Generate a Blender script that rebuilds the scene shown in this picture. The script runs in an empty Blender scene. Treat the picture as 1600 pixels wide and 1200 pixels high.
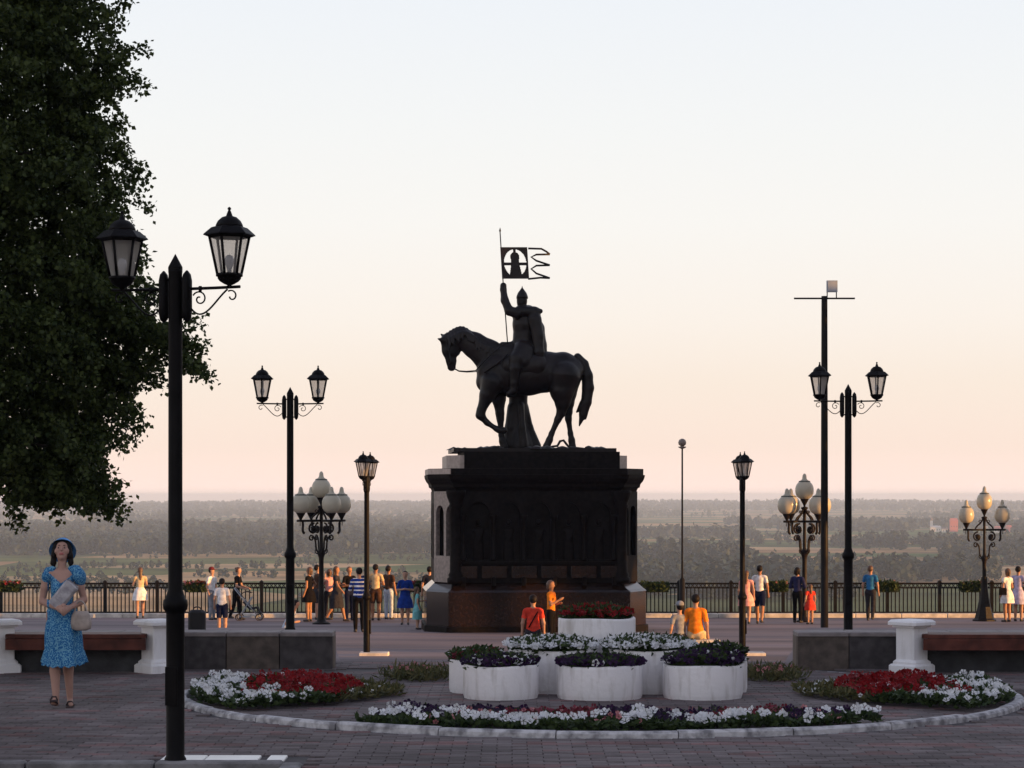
import bpy, math, random
import numpy as np
from mathutils import Vector, Matrix

random.seed(7)
RNG = np.random.default_rng(11)
SC = bpy.context.scene
COL = SC.collection
PI = math.pi

# ------------------------------------------------------------------ camera
# metres; the eye is the origin, looking along +Y; the plaza lies about 2 m lower
FPX = 3600.0                      # focal length in pixels of a 1600 px wide frame (81 mm)
cam_d = bpy.data.cameras.new('camera')
cam = bpy.data.objects.new('camera', cam_d)
COL.objects.link(cam)
cam.location = (0, 0, 0)
cam.rotation_euler = (PI / 2, 0, 0)
cam_d.sensor_width = 36.0
cam_d.lens = 36.0 * FPX / 1600.0
cam_d.shift_y = 175.0 / 1600.0
cam_d.clip_start = 0.1
cam_d.clip_end = 60000
SC.camera = cam

# ------------------------------------------------------------------ sky, sun, exposure
SUN_DIR = Vector((0.925, -0.36, 0.09)).normalized()      # towards the sun: low, at the right
sun_elev = math.asin(SUN_DIR.z)
sun_rot = math.atan2(SUN_DIR.x, SUN_DIR.y)
W = bpy.data.worlds.new('World')
SC.world = W
W.use_nodes = True
nt = W.node_tree
nt.nodes.clear()
N = nt.nodes.new
out = N('ShaderNodeOutputWorld'); bg = N('ShaderNodeBackground')
skyt = N('ShaderNodeTexSky'); skyt.sky_type = 'NISHITA'; skyt.sun_disc = False
skyt.sun_elevation = sun_elev; skyt.sun_rotation = sun_rot; skyt.dust_density = 2.0
skb = N('ShaderNodeBackground'); skb.inputs['Strength'].default_value = 0.06
tc = N('ShaderNodeTexCoord'); sep = N('ShaderNodeSeparateXYZ'); ramp = N('ShaderNodeValToRGB')
nt.links.new(tc.outputs['Generated'], sep.inputs[0])
nt.links.new(sep.outputs['Z'], ramp.inputs['Fac'])
stops = [(0.0, (1.22, .94, .83)), (.008, (1.09, .84, .74)), (.021, (.99, .80, .69)), (.049, (.96, .83, .72)), (.076, (.965, .885, .81)),
         (.117, (.945, .92, .885)), (.157, (.91, .915, .91)), (.21, (.86, .89, .93)), (.42, (.65, .69, .83)), (1.0, (.23, .26, .39))]
cr = ramp.color_ramp
while len(cr.elements) < len(stops):
    cr.elements.new(0.5)
for e, (p, c) in zip(cr.elements, stops):
    e.position = p
    e.color = (*c, 1)
mx = N('ShaderNodeMixShader'); mx.inputs[0].default_value = 0.93
nt.links.new(skyt.outputs[0], skb.inputs['Color'])
nt.links.new(ramp.outputs[0], bg.inputs['Color'])
bg.inputs['Strength'].default_value = 0.62
nt.links.new(skb.outputs[0], mx.inputs[1]); nt.links.new(bg.outputs[0], mx.inputs[2])
nt.links.new(mx.outputs[0], out.inputs['Surface'])

sl = bpy.data.lights.new('sun', 'SUN')
sl.energy = 5.0; sl.angle = math.radians(0.6); sl.color = (1.0, .50, .16)
so = bpy.data.objects.new('sun', sl)
COL.objects.link(so)
so.rotation_euler = SUN_DIR.to_track_quat('Z', 'Y').to_euler()
so.location = (30, 10, 20)

vs = SC.view_settings
vs.view_transform = 'Standard'; vs.look = 'None'; vs.exposure = 0.8; vs.gamma = 1.0; vs.use_curve_mapping = False
SC.cycles.use_denoising = True
SC.cycles.max_bounces = 6
SC.cycles.transparent_max_bounces = 12
SC.cycles.volume_bounces = 3
SC.cycles.sample_clamp_indirect = 6

# ------------------------------------------------------------------ materials
MATS = {}


def lin(c):
    return tuple(((v / 255) / 12.92 if v / 255 <= .04045 else ((v / 255 + .055) / 1.055) ** 2.4) for v in c)


def mat(name, col, rough=.7, metal=0.0, var=0.0, scale=8.0, bump=0.0, bscale=None, col2=None, fac=None, spec=None, stretch=None):
    """procedural principled material: base colour broken up by noise, optional second colour, optional bump"""
    if name in MATS:
        return MATS[name]
    m = bpy.data.materials.new(name)
    m.use_nodes = True
    t = m.node_tree
    b = t.nodes['Principled BSDF']
    b.inputs['Roughness'].default_value = rough
    b.inputs['Metallic'].default_value = metal
    if spec is not None:
        b.inputs['Specular IOR Level'].default_value = spec
    tcn = t.nodes.new('ShaderNodeTexCoord')
    nz = t.nodes.new('ShaderNodeTexNoise')
    nz.inputs['Scale'].default_value = scale
    nz.inputs['Detail'].default_value = 5
    if stretch:                                   # runs and drips: noise drawn out along one axis
        mpn = t.nodes.new('ShaderNodeMapping'); mpn.inputs['Scale'].default_value = stretch
        t.links.new(tcn.outputs['Object'], mpn.inputs['Vector']); t.links.new(mpn.outputs[0], nz.inputs['Vector'])
    else:
        t.links.new(tcn.outputs['Object'], nz.inputs['Vector'])
    r = t.nodes.new('ShaderNodeValToRGB')
    c2 = col2 if col2 else tuple(min(1, v * (1 + var)) for v in col)
    c1 = col if col2 else tuple(v * (1 - var) for v in col)
    r.color_ramp.elements[0].color = (*c1, 1); r.color_ramp.elements[1].color = (*c2, 1)
    lo, hi = fac if fac else (.35, .65)
    r.color_ramp.elements[0].position = lo; r.color_ramp.elements[1].position = hi
    t.links.new(nz.outputs['Fac'], r.inputs['Fac'])
    t.links.new(r.outputs['Color'], b.inputs['Base Color'])
    if bump:
        n2 = t.nodes.new('ShaderNodeTexNoise')
        n2.inputs['Scale'].default_value = bscale or scale * 4
        n2.inputs['Detail'].default_value = 4
        t.links.new(tcn.outputs['Object'], n2.inputs['Vector'])
        bp = t.nodes.new('ShaderNodeBump')
        bp.inputs['Strength'].default_value = bump
        bp.inputs['Distance'].default_value = .02
        t.links.new(n2.outputs['Fac'], bp.inputs['Height'])
        t.links.new(bp.outputs['Normal'], b.inputs['Normal'])
    MATS[name] = m
    return m


def pave_mat(name, col):
    """paver: tone differs from piece to piece, broad stains run across the pieces (world position), fine grit on top"""
    m = bpy.data.materials.new(name); m.use_nodes = True
    t = m.node_tree; b = t.nodes['Principled BSDF']
    b.inputs['Roughness'].default_value = .85; b.inputs['Specular IOR Level'].default_value = .2
    g = t.nodes.new('ShaderNodeNewGeometry'); oi = t.nodes.new('ShaderNodeObjectInfo')

    def noise(s, det, lo, hi, a, c):
        n = t.nodes.new('ShaderNodeTexNoise'); n.inputs['Scale'].default_value = s; n.inputs['Detail'].default_value = det
        t.links.new(g.outputs['Position'], n.inputs['Vector'])
        mr = t.nodes.new('ShaderNodeMapRange'); mr.inputs[1].default_value = lo; mr.inputs[2].default_value = hi
        mr.inputs[3].default_value = a; mr.inputs[4].default_value = c
        t.links.new(n.outputs['Fac'], mr.inputs[0])
        return mr.outputs[0]

    def mul(x, y):
        k = t.nodes.new('ShaderNodeMath'); k.operation = 'MULTIPLY'
        t.links.new(x, k.inputs[0]); t.links.new(y, k.inputs[1])
        return k.outputs[0]
    s1 = noise(.55, 5, .35, .68, .72, 1.22); s2 = noise(2.6, 4, .40, .62, .86, 1.08); s3 = noise(60, 2, .3, .7, .85, 1.15)
    ad = t.nodes.new('ShaderNodeMath'); ad.operation = 'ADD'
    t.links.new(g.outputs['Random Per Island'], ad.inputs[0]); t.links.new(oi.outputs['Random'], ad.inputs[1])
    fr = t.nodes.new('ShaderNodeMath'); fr.operation = 'FRACT'; t.links.new(ad.outputs[0], fr.inputs[0])
    mr = t.nodes.new('ShaderNodeMapRange'); mr.inputs[3].default_value = .80; mr.inputs[4].default_value = 1.24
    t.links.new(fr.outputs[0], mr.inputs[0])
    f = mul(mul(s1, s2), mul(s3, mr.outputs[0]))
    vm = t.nodes.new('ShaderNodeVectorMath'); vm.operation = 'SCALE'; vm.inputs[0].default_value = col
    t.links.new(f, vm.inputs['Scale']); t.links.new(vm.outputs[0], b.inputs['Base Color'])
    MATS[name] = m
    return m


def leaf_mat(name, c1, c2, trans=.35):
    """leaf: diffuse + translucency, colour varied leaf by leaf"""
    m = bpy.data.materials.new(name); m.use_nodes = True
    t = m.node_tree; t.nodes.clear()
    o = t.nodes.new('ShaderNodeOutputMaterial')
    g = t.nodes.new('ShaderNodeNewGeometry')
    r = t.nodes.new('ShaderNodeValToRGB')
    r.color_ramp.elements[0].color = (*c1, 1); r.color_ramp.elements[1].color = (*c2, 1)
    t.links.new(g.outputs['Random Per Island'], r.inputs['Fac'])
    d = t.nodes.new('ShaderNodeBsdfPrincipled'); d.inputs['Roughness'].default_value = .6
    d.inputs['Specular IOR Level'].default_value = .25
    tr = t.nodes.new('ShaderNodeBsdfTranslucent')
    mixs = t.nodes.new('ShaderNodeMixShader'); mixs.inputs[0].default_value = trans
    t.links.new(r.outputs[0], d.inputs['Base Color']); t.links.new(r.outputs[0], tr.inputs['Color'])
    t.links.new(d.outputs[0], mixs.inputs[1]); t.links.new(tr.outputs[0], mixs.inputs[2])
    t.links.new(mixs.outputs[0], o.inputs['Surface'])
    return m


def pane_mat(name, tint, clear):
    m = bpy.data.materials.new(name); m.use_nodes = True
    t = m.node_tree; t.nodes.clear()
    o = t.nodes.new('ShaderNodeOutputMaterial')
    tr = t.nodes.new('ShaderNodeBsdfTransparent'); tr.inputs['Color'].default_value = (.93, .9, .88, 1)
    p = t.nodes.new('ShaderNodeBsdfPrincipled'); p.inputs['Base Color'].default_value = (*tint, 1)
    p.inputs['Roughness'].default_value = .15
    tl = t.nodes.new('ShaderNodeBsdfTranslucent'); tl.inputs['Color'].default_value = (*tint, 1)
    m0 = t.nodes.new('ShaderNodeMixShader'); m0.inputs[0].default_value = .6
    ms = t.nodes.new('ShaderNodeMixShader'); ms.inputs[0].default_value = 1 - clear
    t.links.new(p.outputs[0], m0.inputs[1]); t.links.new(tl.outputs[0], m0.inputs[2])
    t.links.new(tr.outputs[0], ms.inputs[1]); t.links.new(m0.outputs[0], ms.inputs[2])
    t.links.new(ms.outputs[0], o.inputs['Surface'])
    return m


# ------------------------------------------------------------------ mesh building
class MB:
    """collects shapes for ONE mesh"""

    def __init__(s):
        s.v = []; s.f = []; s.m = []; s.sm = []

    def add(s, v, f, mi=0, smooth=False):
        o = len(s.v)
        s.v.extend([tuple(p) for p in v])
        for q in f:
            s.f.append(tuple(i + o for i in q)); s.m.append(mi); s.sm.append(smooth)
        return s

    def box(s, c, d, mi=0, rz=0.0, taper=1.0):
        x, y, z = d[0] / 2, d[1] / 2, d[2] / 2
        cs, sn = math.cos(rz), math.sin(rz)
        vs_ = []
        for k, tz in ((-1, 1.0), (1, taper)):
            for i, j in ((-1, -1), (1, -1), (1, 1), (-1, 1)):
                px, py = i * x * tz, j * y * tz
                vs_.append((c[0] + px * cs - py * sn, c[1] + px * sn + py * cs, c[2] + k * z))
        return s.add(vs_, [(3, 2, 1, 0), (4, 5, 6, 7), (0, 1, 5, 4), (1, 2, 6, 5), (2, 3, 7, 6), (3, 0, 4, 7)], mi)

    def bbox(s, c, d, b=.01, mi=0, rz=0.0):
        """box with bevelled edges: chamfered top and vertical edges"""
        x, y, z = d[0] / 2, d[1] / 2, d[2] / 2
        pts = [(-x + b, -y), (x - b, -y), (x, -y + b), (x, y - b), (x - b, y), (-x + b, y), (-x, y - b), (-x, -y + b)]
        rings = [(1, -z), (1, z - b), (0, z)]
        cs, sn = math.cos(rz), math.sin(rz)
        vs_ = []
        for full, h in rings:
            for px, py in pts:
                if not full:
                    px = px - math.copysign(b, px) if abs(px) > x - b * 1.5 else px
                    py = py - math.copysign(b, py) if abs(py) > y - b * 1.5 else py
                vs_.append((c[0] + px * cs - py * sn, c[1] + px * sn + py * cs, c[2] + h))
        fs = [tuple(range(7, -1, -1)), tuple(range(16, 24))]
        for r in range(2):
            for i in range(8):
                j = (i + 1) % 8
                fs.append((r * 8 + i, r * 8 + j, r * 8 + 8 + j, r * 8 + 8 + i))
        return s.add(vs_, fs, mi)

    def lathe(s, prof, c=(0, 0, 0), seg=16, mi=0, smooth=True, rot=0.0, cap=True, sx=1.0, sy=1.0):
        """profile [(r, z)] from bottom to top"""
        vs_ = []
        for r, z in prof:
            for i in range(seg):
                a = 2 * PI * i / seg + rot
                vs_.append((c[0] + r * math.cos(a) * sx, c[1] + r * math.sin(a) * sy, c[2] + z))
        fs = []
        for k in range(len(prof) - 1):
            for i in range(seg):
                j = (i + 1) % seg
                fs.append((k * seg + i, k * seg + j, (k + 1) * seg + j, (k + 1) * seg + i))
        if cap:
            fs.append(tuple(range(seg - 1, -1, -1)))
            n = (len(prof) - 1) * seg
            fs.append(tuple(range(n, n + seg)))
        return s.add(vs_, fs, mi, smooth)

    def tube(s, pts, r, seg=8, mi=0, smooth=True, flat=1.0):
        pts = [Vector(p) for p in pts]
        rs = r if isinstance(r, (list, tuple)) else [r] * len(pts)
        vs_ = []; n = len(pts)
        up = Vector((0, 0, 1))
        t0 = (pts[1] - pts[0]).normalized()
        if abs(t0.dot(up)) > .9:
            up = Vector((0, 1, 0))
        u = t0.cross(up).normalized()
        for i, p in enumerate(pts):
            t = (pts[min(i + 1, n - 1)] - pts[max(i - 1, 0)]).normalized()
            u = (u - t * u.dot(t)).normalized()
            w = t.cross(u)
            for k in range(seg):
                a = 2 * PI * k / seg
                vs_.append(p + u * (rs[i] * math.cos(a)) + w * (rs[i] * flat * math.sin(a)))
        fs = []
        for i in range(n - 1):
            for k in range(seg):
                j = (k + 1) % seg
                fs.append((i * seg + k, i * seg + j, (i + 1) * seg + j, (i + 1) * seg + k))
        fs.append(tuple(range(seg - 1, -1, -1)))
        fs.append(tuple(range((n - 1) * seg, n * seg)))
        return s.add(vs_, fs, mi, smooth)

    def prism(s, poly, z0, z1, mi=0, poly2=None):
        """vertical extrusion of a plan polygon (counter-clockwise)"""
        n = len(poly)
        top = poly2 or poly
        vs_ = [(p[0], p[1], z0) for p in poly] + [(p[0], p[1], z1) for p in top]
        fs = [tuple(range(n - 1, -1, -1)), tuple(range(n, 2 * n))]
        fs += [(i, (i + 1) % n, n + (i + 1) % n, n + i) for i in range(n)]
        return s.add(vs_, fs, mi)

    def mesh(s, name, mats):
        me = bpy.data.meshes.new(name)
        me.from_pydata(s.v, [], s.f)
        for m in (mats if isinstance(mats, (list, tuple)) else [mats]):
            me.materials.append(m)
        me.polygons.foreach_set('material_index', s.m)
        me.polygons.foreach_set('use_smooth', s.sm)
        me.update()
        return me

    def build(s, name, mats, parent=None, loc=None, rz=0.0):
        return link(name, s.mesh(name, mats), parent, loc, rz)


def link(name, me, parent=None, loc=None, rz=0.0):
    o = bpy.data.objects.new(name, me)
    COL.objects.link(o)
    if parent is not None:
        o.parent = parent
    if loc is not None:
        o.location = loc
    if rz:
        o.rotation_euler = (0, 0, rz)
    return o


def tag(o, label, cat, group=None, kind=None):
    o['label'] = label
    if cat:
        o['category'] = cat
    if group:
        o['group'] = group
    if kind:
        o['kind'] = kind
    return o


def thing(name, label, cat, loc, rz=0.0, group=None):
    return tag(link(name, None, None, loc, rz), label, cat, group)


def structure(o):
    o['kind'] = 'structure'
    return o


def copy_tree(o, parent=None):
    c = o.copy()
    COL.objects.link(c)
    c.parent = parent
    for ch in o.children:
        copy_tree(ch, c)
    return c


def quads_mesh(name, V, n_per, mats, midx=None):
    """many separate faces of n_per corners from an (n*n_per, 3) array"""
    nf = len(V) // n_per
    me = bpy.data.meshes.new(name)
    me.vertices.add(len(V)); me.vertices.foreach_set('co', np.asarray(V, np.float32).ravel())
    me.loops.add(len(V)); me.loops.foreach_set('vertex_index', np.arange(len(V), dtype=np.int32))
    me.polygons.add(nf)
    me.polygons.foreach_set('loop_start', np.arange(0, len(V), n_per, dtype=np.int32))
    me.polygons.foreach_set('loop_total', np.full(nf, n_per, np.int32))
    for m in mats:
        me.materials.append(m)
    if midx is not None:
        me.polygons.foreach_set('material_index', np.asarray(midx, np.int32))
    me.update(calc_edges=True)
    return me


def np_mesh(name, V, F, mats, midx=None, smooth=True):
    me = bpy.data.meshes.new(name)
    nf, k = F.shape
    me.vertices.add(len(V)); me.vertices.foreach_set('co', np.asarray(V, np.float32).ravel())
    me.loops.add(nf * k); me.loops.foreach_set('vertex_index', F.astype(np.int32).ravel())
    me.polygons.add(nf)
    me.polygons.foreach_set('loop_start', np.arange(0, nf * k, k, dtype=np.int32))
    me.polygons.foreach_set('loop_total', np.full(nf, k, np.int32))
    me.polygons.foreach_set('use_smooth', np.full(nf, smooth))
    for m in (mats if isinstance(mats, (list, tuple)) else [mats]):
        me.materials.append(m)
    if midx is not None:
        me.polygons.foreach_set('material_index', np.asarray(midx, np.int32))
    me.update(calc_edges=True)
    return me


# ---- organic figures: tapered limbs blended into one continuous skin (distance field + surface nets)
def limb(p0, p1, r0, r1, m=0, sy=1.0, k=None):
    return (np.array(p0, float), np.array(p1, float), float(r0), float(r1), m, float(sy))


def field(pr, P):
    p0, p1, r0, r1, m, sy = pr
    s = np.array([1, 1 / sy, 1])
    a, b = p0 * s, p1 * s
    d = b - a
    L = float(d @ d)
    q = P * s - a
    if L < 1e-9:
        return (np.sqrt((q * q).sum(-1)) - r0) * min(1, 1.0)
    t = np.clip((q @ d) / L, 0, 1)
    w = q - t[..., None] * d
    return np.sqrt((w * w).sum(-1)) - (r0 + (r1 - r0) * t)


def skin(name, prims, h, mats, blend=.02, parent=None, loc=None, paint=None):
    allp = np.array([p for pr in prims for p in (pr[0], pr[1])])
    rm = max(max(pr[2], pr[3]) * max(1, pr[5]) for pr in prims)
    # tight bounds per primitive
    lo = np.min([np.minimum(pr[0], pr[1]) - max(pr[2], pr[3]) * np.array([1, max(.2, pr[5]), 1]) for pr in prims], 0) - 3 * h
    hi = np.max([np.maximum(pr[0], pr[1]) + max(pr[2], pr[3]) * np.array([1, max(.2, pr[5]), 1]) for pr in prims], 0) + 3 * h
    n = np.ceil((hi - lo) / h).astype(int) + 1
    ax = [lo[i] + h * np.arange(n[i]) for i in range(3)]
    D = np.full(n, 1e3)
    for pr in prims:
        r = max(pr[2], pr[3]) * np.array([1, max(.2, pr[5]), 1]) + 2.5 * h + blend * 1.5
        a = np.maximum(((np.minimum(pr[0], pr[1]) - r - lo) / h).astype(int), 0)
        b = np.minimum(((np.maximum(pr[0], pr[1]) + r - lo) / h).astype(int) + 2, n)
        g = np.stack(np.meshgrid(ax[0][a[0]:b[0]], ax[1][a[1]:b[1]], ax[2][a[2]:b[2]], indexing='ij'), -1)
        f = field(pr, g)
        S = D[a[0]:b[0], a[1]:b[1], a[2]:b[2]]
        k = blend
        hh = np.clip(.5 + .5 * (S - f) / k, 0, 1)
        D[a[0]:b[0], a[1]:b[1], a[2]:b[2]] = np.where(S > 100, f, S * (1 - hh) + f * hh - k * hh * (1 - hh))
    ins = D < 0
    c = [ins[i:n[0] - 1 + i, j:n[1] - 1 + j, l:n[2] - 1 + l] for i in (0, 1) for j in (0, 1) for l in (0, 1)]
    cnt = sum(x.astype(int) for x in c)
    act = (cnt > 0) & (cnt < 8)
    idx = np.argwhere(act)
    num = np.full(act.shape, -1, int)
    num[act] = np.arange(len(idx))
    acc = np.zeros((len(idx), 3)); w = np.zeros(len(idx))
    for e in range(3):
        for u in (0, 1):
            for v in (0, 1):
                o0 = [0, 0, 0]; o1 = [0, 0, 0]
                o1[e] = 1
                oth = [q for q in range(3) if q != e]
                o0[oth[0]] = o1[oth[0]] = u; o0[oth[1]] = o1[oth[1]] = v
                A = idx + o0; B = idx + o1
                fa = D[A[:, 0], A[:, 1], A[:, 2]]; fb = D[B[:, 0], B[:, 1], B[:, 2]]
                cross = (fa < 0) != (fb < 0)
                t = np.where(cross, fa / np.where(fa == fb, 1, fa - fb), 0)
                pt = np.array(o0) + np.outer(t, np.array(o1) - np.array(o0))
                acc[cross] += pt[cross]; w[cross] += 1
    V = lo + h * (idx + acc / w[:, None])
    F = []
    for e in range(3):
        oth = [(e + 1) % 3, (e + 2) % 3]
        sl0 = [slice(None)] * 3; sl1 = [slice(None)] * 3
        sl0[e] = slice(0, -1); sl1[e] = slice(1, None)
        ch = ins[tuple(sl0)] != ins[tuple(sl1)]
        E = np.argwhere(ch)
        E = E[(E[:, oth[0]] > 0) & (E[:, oth[1]] > 0) & (E[:, oth[0]] < n[oth[0]] - 1) & (E[:, oth[1]] < n[oth[1]] - 1)]
        if not len(E):
            continue
        fl = ins[E[:, 0], E[:, 1], E[:, 2]]
        q = []
        for (u, v) in ((-1, -1), (0, -1), (0, 0), (-1, 0)):
            Cc = E.copy(); Cc[:, oth[0]] += u; Cc[:, oth[1]] += v
            q.append(num[Cc[:, 0], Cc[:, 1], Cc[:, 2]])
        q = np.stack(q, 1)
        q[~fl] = q[~fl][:, ::-1]
        F.append(q)
    F = np.concatenate(F)
    F = F[(F >= 0).all(1)]
    C = V[F].mean(1)
    ds = np.stack([field(pr, C) for pr in prims], 1)
    mi = np.array([pr[4] for pr in prims])[ds.argmin(1)]
    if paint is not None:
        mi = paint(C, mi)
    me = np_mesh(name, V, F, mats, mi)
    return link(name, me, parent, loc)

# ================================================================== THE SETTING
ZT = -2.1                                            # upper terrace


def zlow(d):                                         # lower plaza, falling gently towards the railing
    return -3.39 - (d - 49.0) * .0225


def zside(d):
    return ZT - max(0.0, d - 28.3) * .012


CX, CY, CR = .91, 24.3, 4.4                          # round flower bed
M_joint = mat('paving_joint', (.068, .060, .062), .95, var=.3, scale=3)
M_pave = pave_mat('paver_grey', (.155, .128, .128))
M_pave2 = pave_mat('paver_dark', (.132, .108, .108))
M_pave3 = pave_mat('paver_red', (.175, .104, .102))
M_low = mat('lower_paving', (.19, .15, .155), .85, var=.32, scale=1.0, stretch=(.12, .5, 1), spec=.2, bump=.3, bscale=12)
M_kerbgrey = mat('grey_concrete', (.19, .18, .18), .85, var=.35, scale=5, bump=.5, bscale=50)
M_conc = mat('pale_concrete', (.58, .53, .48), .85, var=.25, scale=4, bump=.4, bscale=40)
M_white = mat('white_paint', (.74, .73, .76), .6, var=.1, scale=3, bump=.25, bscale=30)
M_asph = mat('dark_asphalt', (.045, .044, .048), .9, var=.3, scale=6, bump=.5, bscale=90)

# --- upper terrace: base sheet (dark joints) with a cut-out at the near left, where a lower road runs
RX, RD = -1.8, 17.9
m = MB()
m.add([(RX, -40, ZT), (45, -40, ZT), (45, 29.1, ZT), (-45, 29.1, ZT), (-45, RD, ZT), (RX, RD, ZT)], [(0, 1, 2, 3, 4, 5)])
terrace = structure(m.build('plaza_terrace', M_joint))
m = MB()
m.add([(-45, -40, ZT - .16), (RX, -40, ZT - .16), (RX, RD, ZT - .16), (-45, RD, ZT - .16)], [(0, 1, 2, 3)])
structure(m.build('road', M_asph))

# --- brick pavers 0.25 x 0.125 m: the ones that show largest are single objects, the rest one mesh
PS = .25


def paver_mesh(nm, mt):
    b = MB()
    e, g = PS / 2 - .003, PS / 4 - .003
    t, k_ = e - .004, g - .004
    vs_ = [(-e, -g, 0), (e, -g, 0), (e, g, 0), (-e, g, 0), (-e, -g, .010), (e, -g, .010), (e, g, .010), (-e, g, .010),
           (-t, -k_, .016), (t, -k_, .016), (t, k_, .016), (-t, k_, .016)]
    fs = [(8, 9, 10, 11)]
    for i in range(4):
        j = (i + 1) % 4
        fs += [(i, j, j + 4, i + 4), (i + 4, j + 4, j + 8, i + 8)]
    return b.add(vs_, fs).mesh(nm, mt)


PM = [paver_mesh('paver', M_pave), paver_mesh('paver', M_pave2), paver_mesh('paver', M_pave3)]


def paver_kind(i, j):
    band = (j + int(round(2.2 * math.sin(i * .09 + j * .02)))) % 13
    h = random.random()
    if band in (0, 1) and h < .66 or band in (5, 6, 7) and h < .3:
        return 2
    return 1 if h < .38 else 0


spots = []
for j in range(int((29.0 - 14) / PS * 2)):
    y = 29.06 - PS / 4 - j * PS / 2
    for i in range(-44, 46):
        x = (i + .5 * (j % 2)) * PS
        if y < RD + .30 and x < RX + .28:
            continue
        if -2.8 < x < RX + .2 and y < 18.55:          # the slab round the lamp foot
            continue
        rr = math.hypot(x - CX, y - CY)
        if abs(rr - CR + .06) < .19:                   # under the kerb ring
            continue
        if abs(x) > .25 * y + 2:
            continue
        spots.append((y, x, paver_kind(i, j)))
vis = sorted([s for s in spots if s[0] > 17.75 and abs(s[1]) < .2222 * s[0] and not (s[1] < -1.5 and s[0] < 17.9)])
single = set(vis[:296])
rest = MB()
tv = [tuple(v.co) for v in PM[0].vertices]
tf = [tuple(p.vertices) for p in PM[0].polygons]
for s in spots:
    y, x, k = s
    dz = random.uniform(-.003, .003)
    if s in single:
        o = link('paver', PM[k], terrace, (x, y, ZT + dz))
        o.rotation_euler = (random.uniform(-.008, .008), random.uniform(-.008, .008), random.uniform(-.01, .01))
    else:
        rest.add([(x + a, y + b, ZT + c + dz) for a, b, c in tv], tf, k)
o = rest.build('paving', [M_pave, M_pave2, M_pave3], terrace)
o['kind'] = 'stuff'

# --- kerb along the cut-out, with the pale slabs round the lamp foot
kerb = structure(link('kerb', None, None, (0, 0, 0)))
for k in range(9):
    x1 = RX + .02 - k * 1.0
    m = MB(); m.bbox((x1 - .495, RD + .02, ZT - .07), (.985, .16, .22), .015)
    m.build('kerb_stone', M_kerbgrey, kerb)
for k in range(4):
    m = MB(); m.bbox((RX + .1, RD - .56 - k * 1.0, ZT - .07), (.16, .985, .22), .015)
    m.build('kerb_stone', M_kerbgrey, kerb)
M_marble = mat('white_slab', (.80, .79, .77), .35, var=.08, scale=5)
slab = thing('stone_slab', 'white stone slabs let into the paving at the foot of the nearest lamp', 'slab', (0, 0, 0))
for x0, x1 in ((-2.78, -2.44), (-2.43, -2.01), (-1.94, -1.80)):
    m = MB(); m.bbox(((x0 + x1) / 2, 18.27, ZT - .005), (x1 - x0, .46, .05), .006)
    m.build('slab', M_marble, slab)

# --- side terraces behind the benches, stairs between them, lower plaza
SL, SR = -2.16, 3.44
for nm, xa, xb in (('side_terrace_left', -45, SL), ('side_terrace_right', SR, 45)):
    m = MB()
    xg, xf = (-45, SL * 1.45) if xb == SL else (SR * 1.45, 45)      # the stairwell widens downhill
    m.add([(xa, 29.1, ZT - .001), (xb, 29.1, ZT - .001), (xf, 39, zside(39)), (xg, 39, zside(39)),
           (xg, 39, -4.5), (xf, 39, -4.5)], [(0, 1, 2, 3), (3, 2, 5, 4)])
    xe = xb if xb == SL else xa
    xh = xf if xb == SL else xg
    m.add([(xe, 29.1, ZT - .001), (xh, 39, zside(39)), (xh, 39, -4.5), (xe, 29.1, -4.5)], [(0, 1, 2, 3)])
    structure(m.build(nm, M_low))
stairs = structure(link('stairs', None, None, (0, 0, 0)))
for k in range(6):
    m = MB()
    m.box(((SL + SR) / 2, 29.1 + .4 * k + .23, ZT - .151 * (k + 1) - .2), (SR - SL + 1.2, .5, .4))
    m.build('step', M_kerbgrey, stairs)
m = MB()
for d0, d1 in ((31.7, 50), (50, 65), (65, 78.4)):
    m.add([(-70, d0, zlow(d0)), (70, d0, zlow(d0)), (70, d1, zlow(d1)), (-70, d1, zlow(d1))], [(0, 1, 2, 3)])
structure(m.build('lower_plaza', M_low))
kerb2 = structure(link('railing_kerb', None, None, (0, 0, 0)))
for k in range(-16, 17):
    m = MB(); m.bbox((k * 1.5, 75.6, zlow(75.6) + .02), (1.485, .34, .24), .02)
    m.build('kerb_stone', M_conc, kerb2)

# --- terrain: one sheet, bluff below the railing, wide river plain, low ridge on the horizon
PLAIN = -60.0


def tz(x, d):
    if d < 79:
        return -6.0
    if d < 300:
        t = (d - 79) / 221
        return -6.0 + (PLAIN + 6.0) * (t * t * (3 - 2 * t)) ** .6
    z = PLAIN + 1.5 * math.sin(x * .004 + 1) * math.sin(d * .003)
    if d > 6300:
        t = min(1, (d - 6300) / 5200)
        z += (21 + 3 * math.sin(x * .0011 + .6) + 2.0 * math.sin(x * .0043)) * (t * t * (3 - 2 * t))
    return z


ds = [-120, 0, 79] + list(np.geomspace(82, 300, 14)) + list(np.geomspace(340, 13000, 100))
us = np.linspace(-1, 1, 81)
V = []
for d in ds:
    wdt = 150 + .62 * max(d, 0)
    for u in us:
        x = u * wdt
        V.append((x, d, tz(x, d)))
nu = len(us)
F = np.array([(r * nu + c, r * nu + c + 1, (r + 1) * nu + c + 1, (r + 1) * nu + c) for r in range(len(ds) - 1) for c in range(nu - 1)])
mt = bpy.data.materials.new('valley_fields'); mt.use_nodes = True
t = mt.node_tree; b = t.nodes['Principled BSDF']; b.inputs['Roughness'].default_value = .95
b.inputs['Specular IOR Level'].default_value = 0.0
tcn = t.nodes.new('ShaderNodeTexCoord'); mp = t.nodes.new('ShaderNodeMapping')
mp.inputs['Scale'].default_value = (1 / 260, 1 / 170, 0); mp.inputs['Rotation'].default_value = (0, 0, .12)
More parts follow.
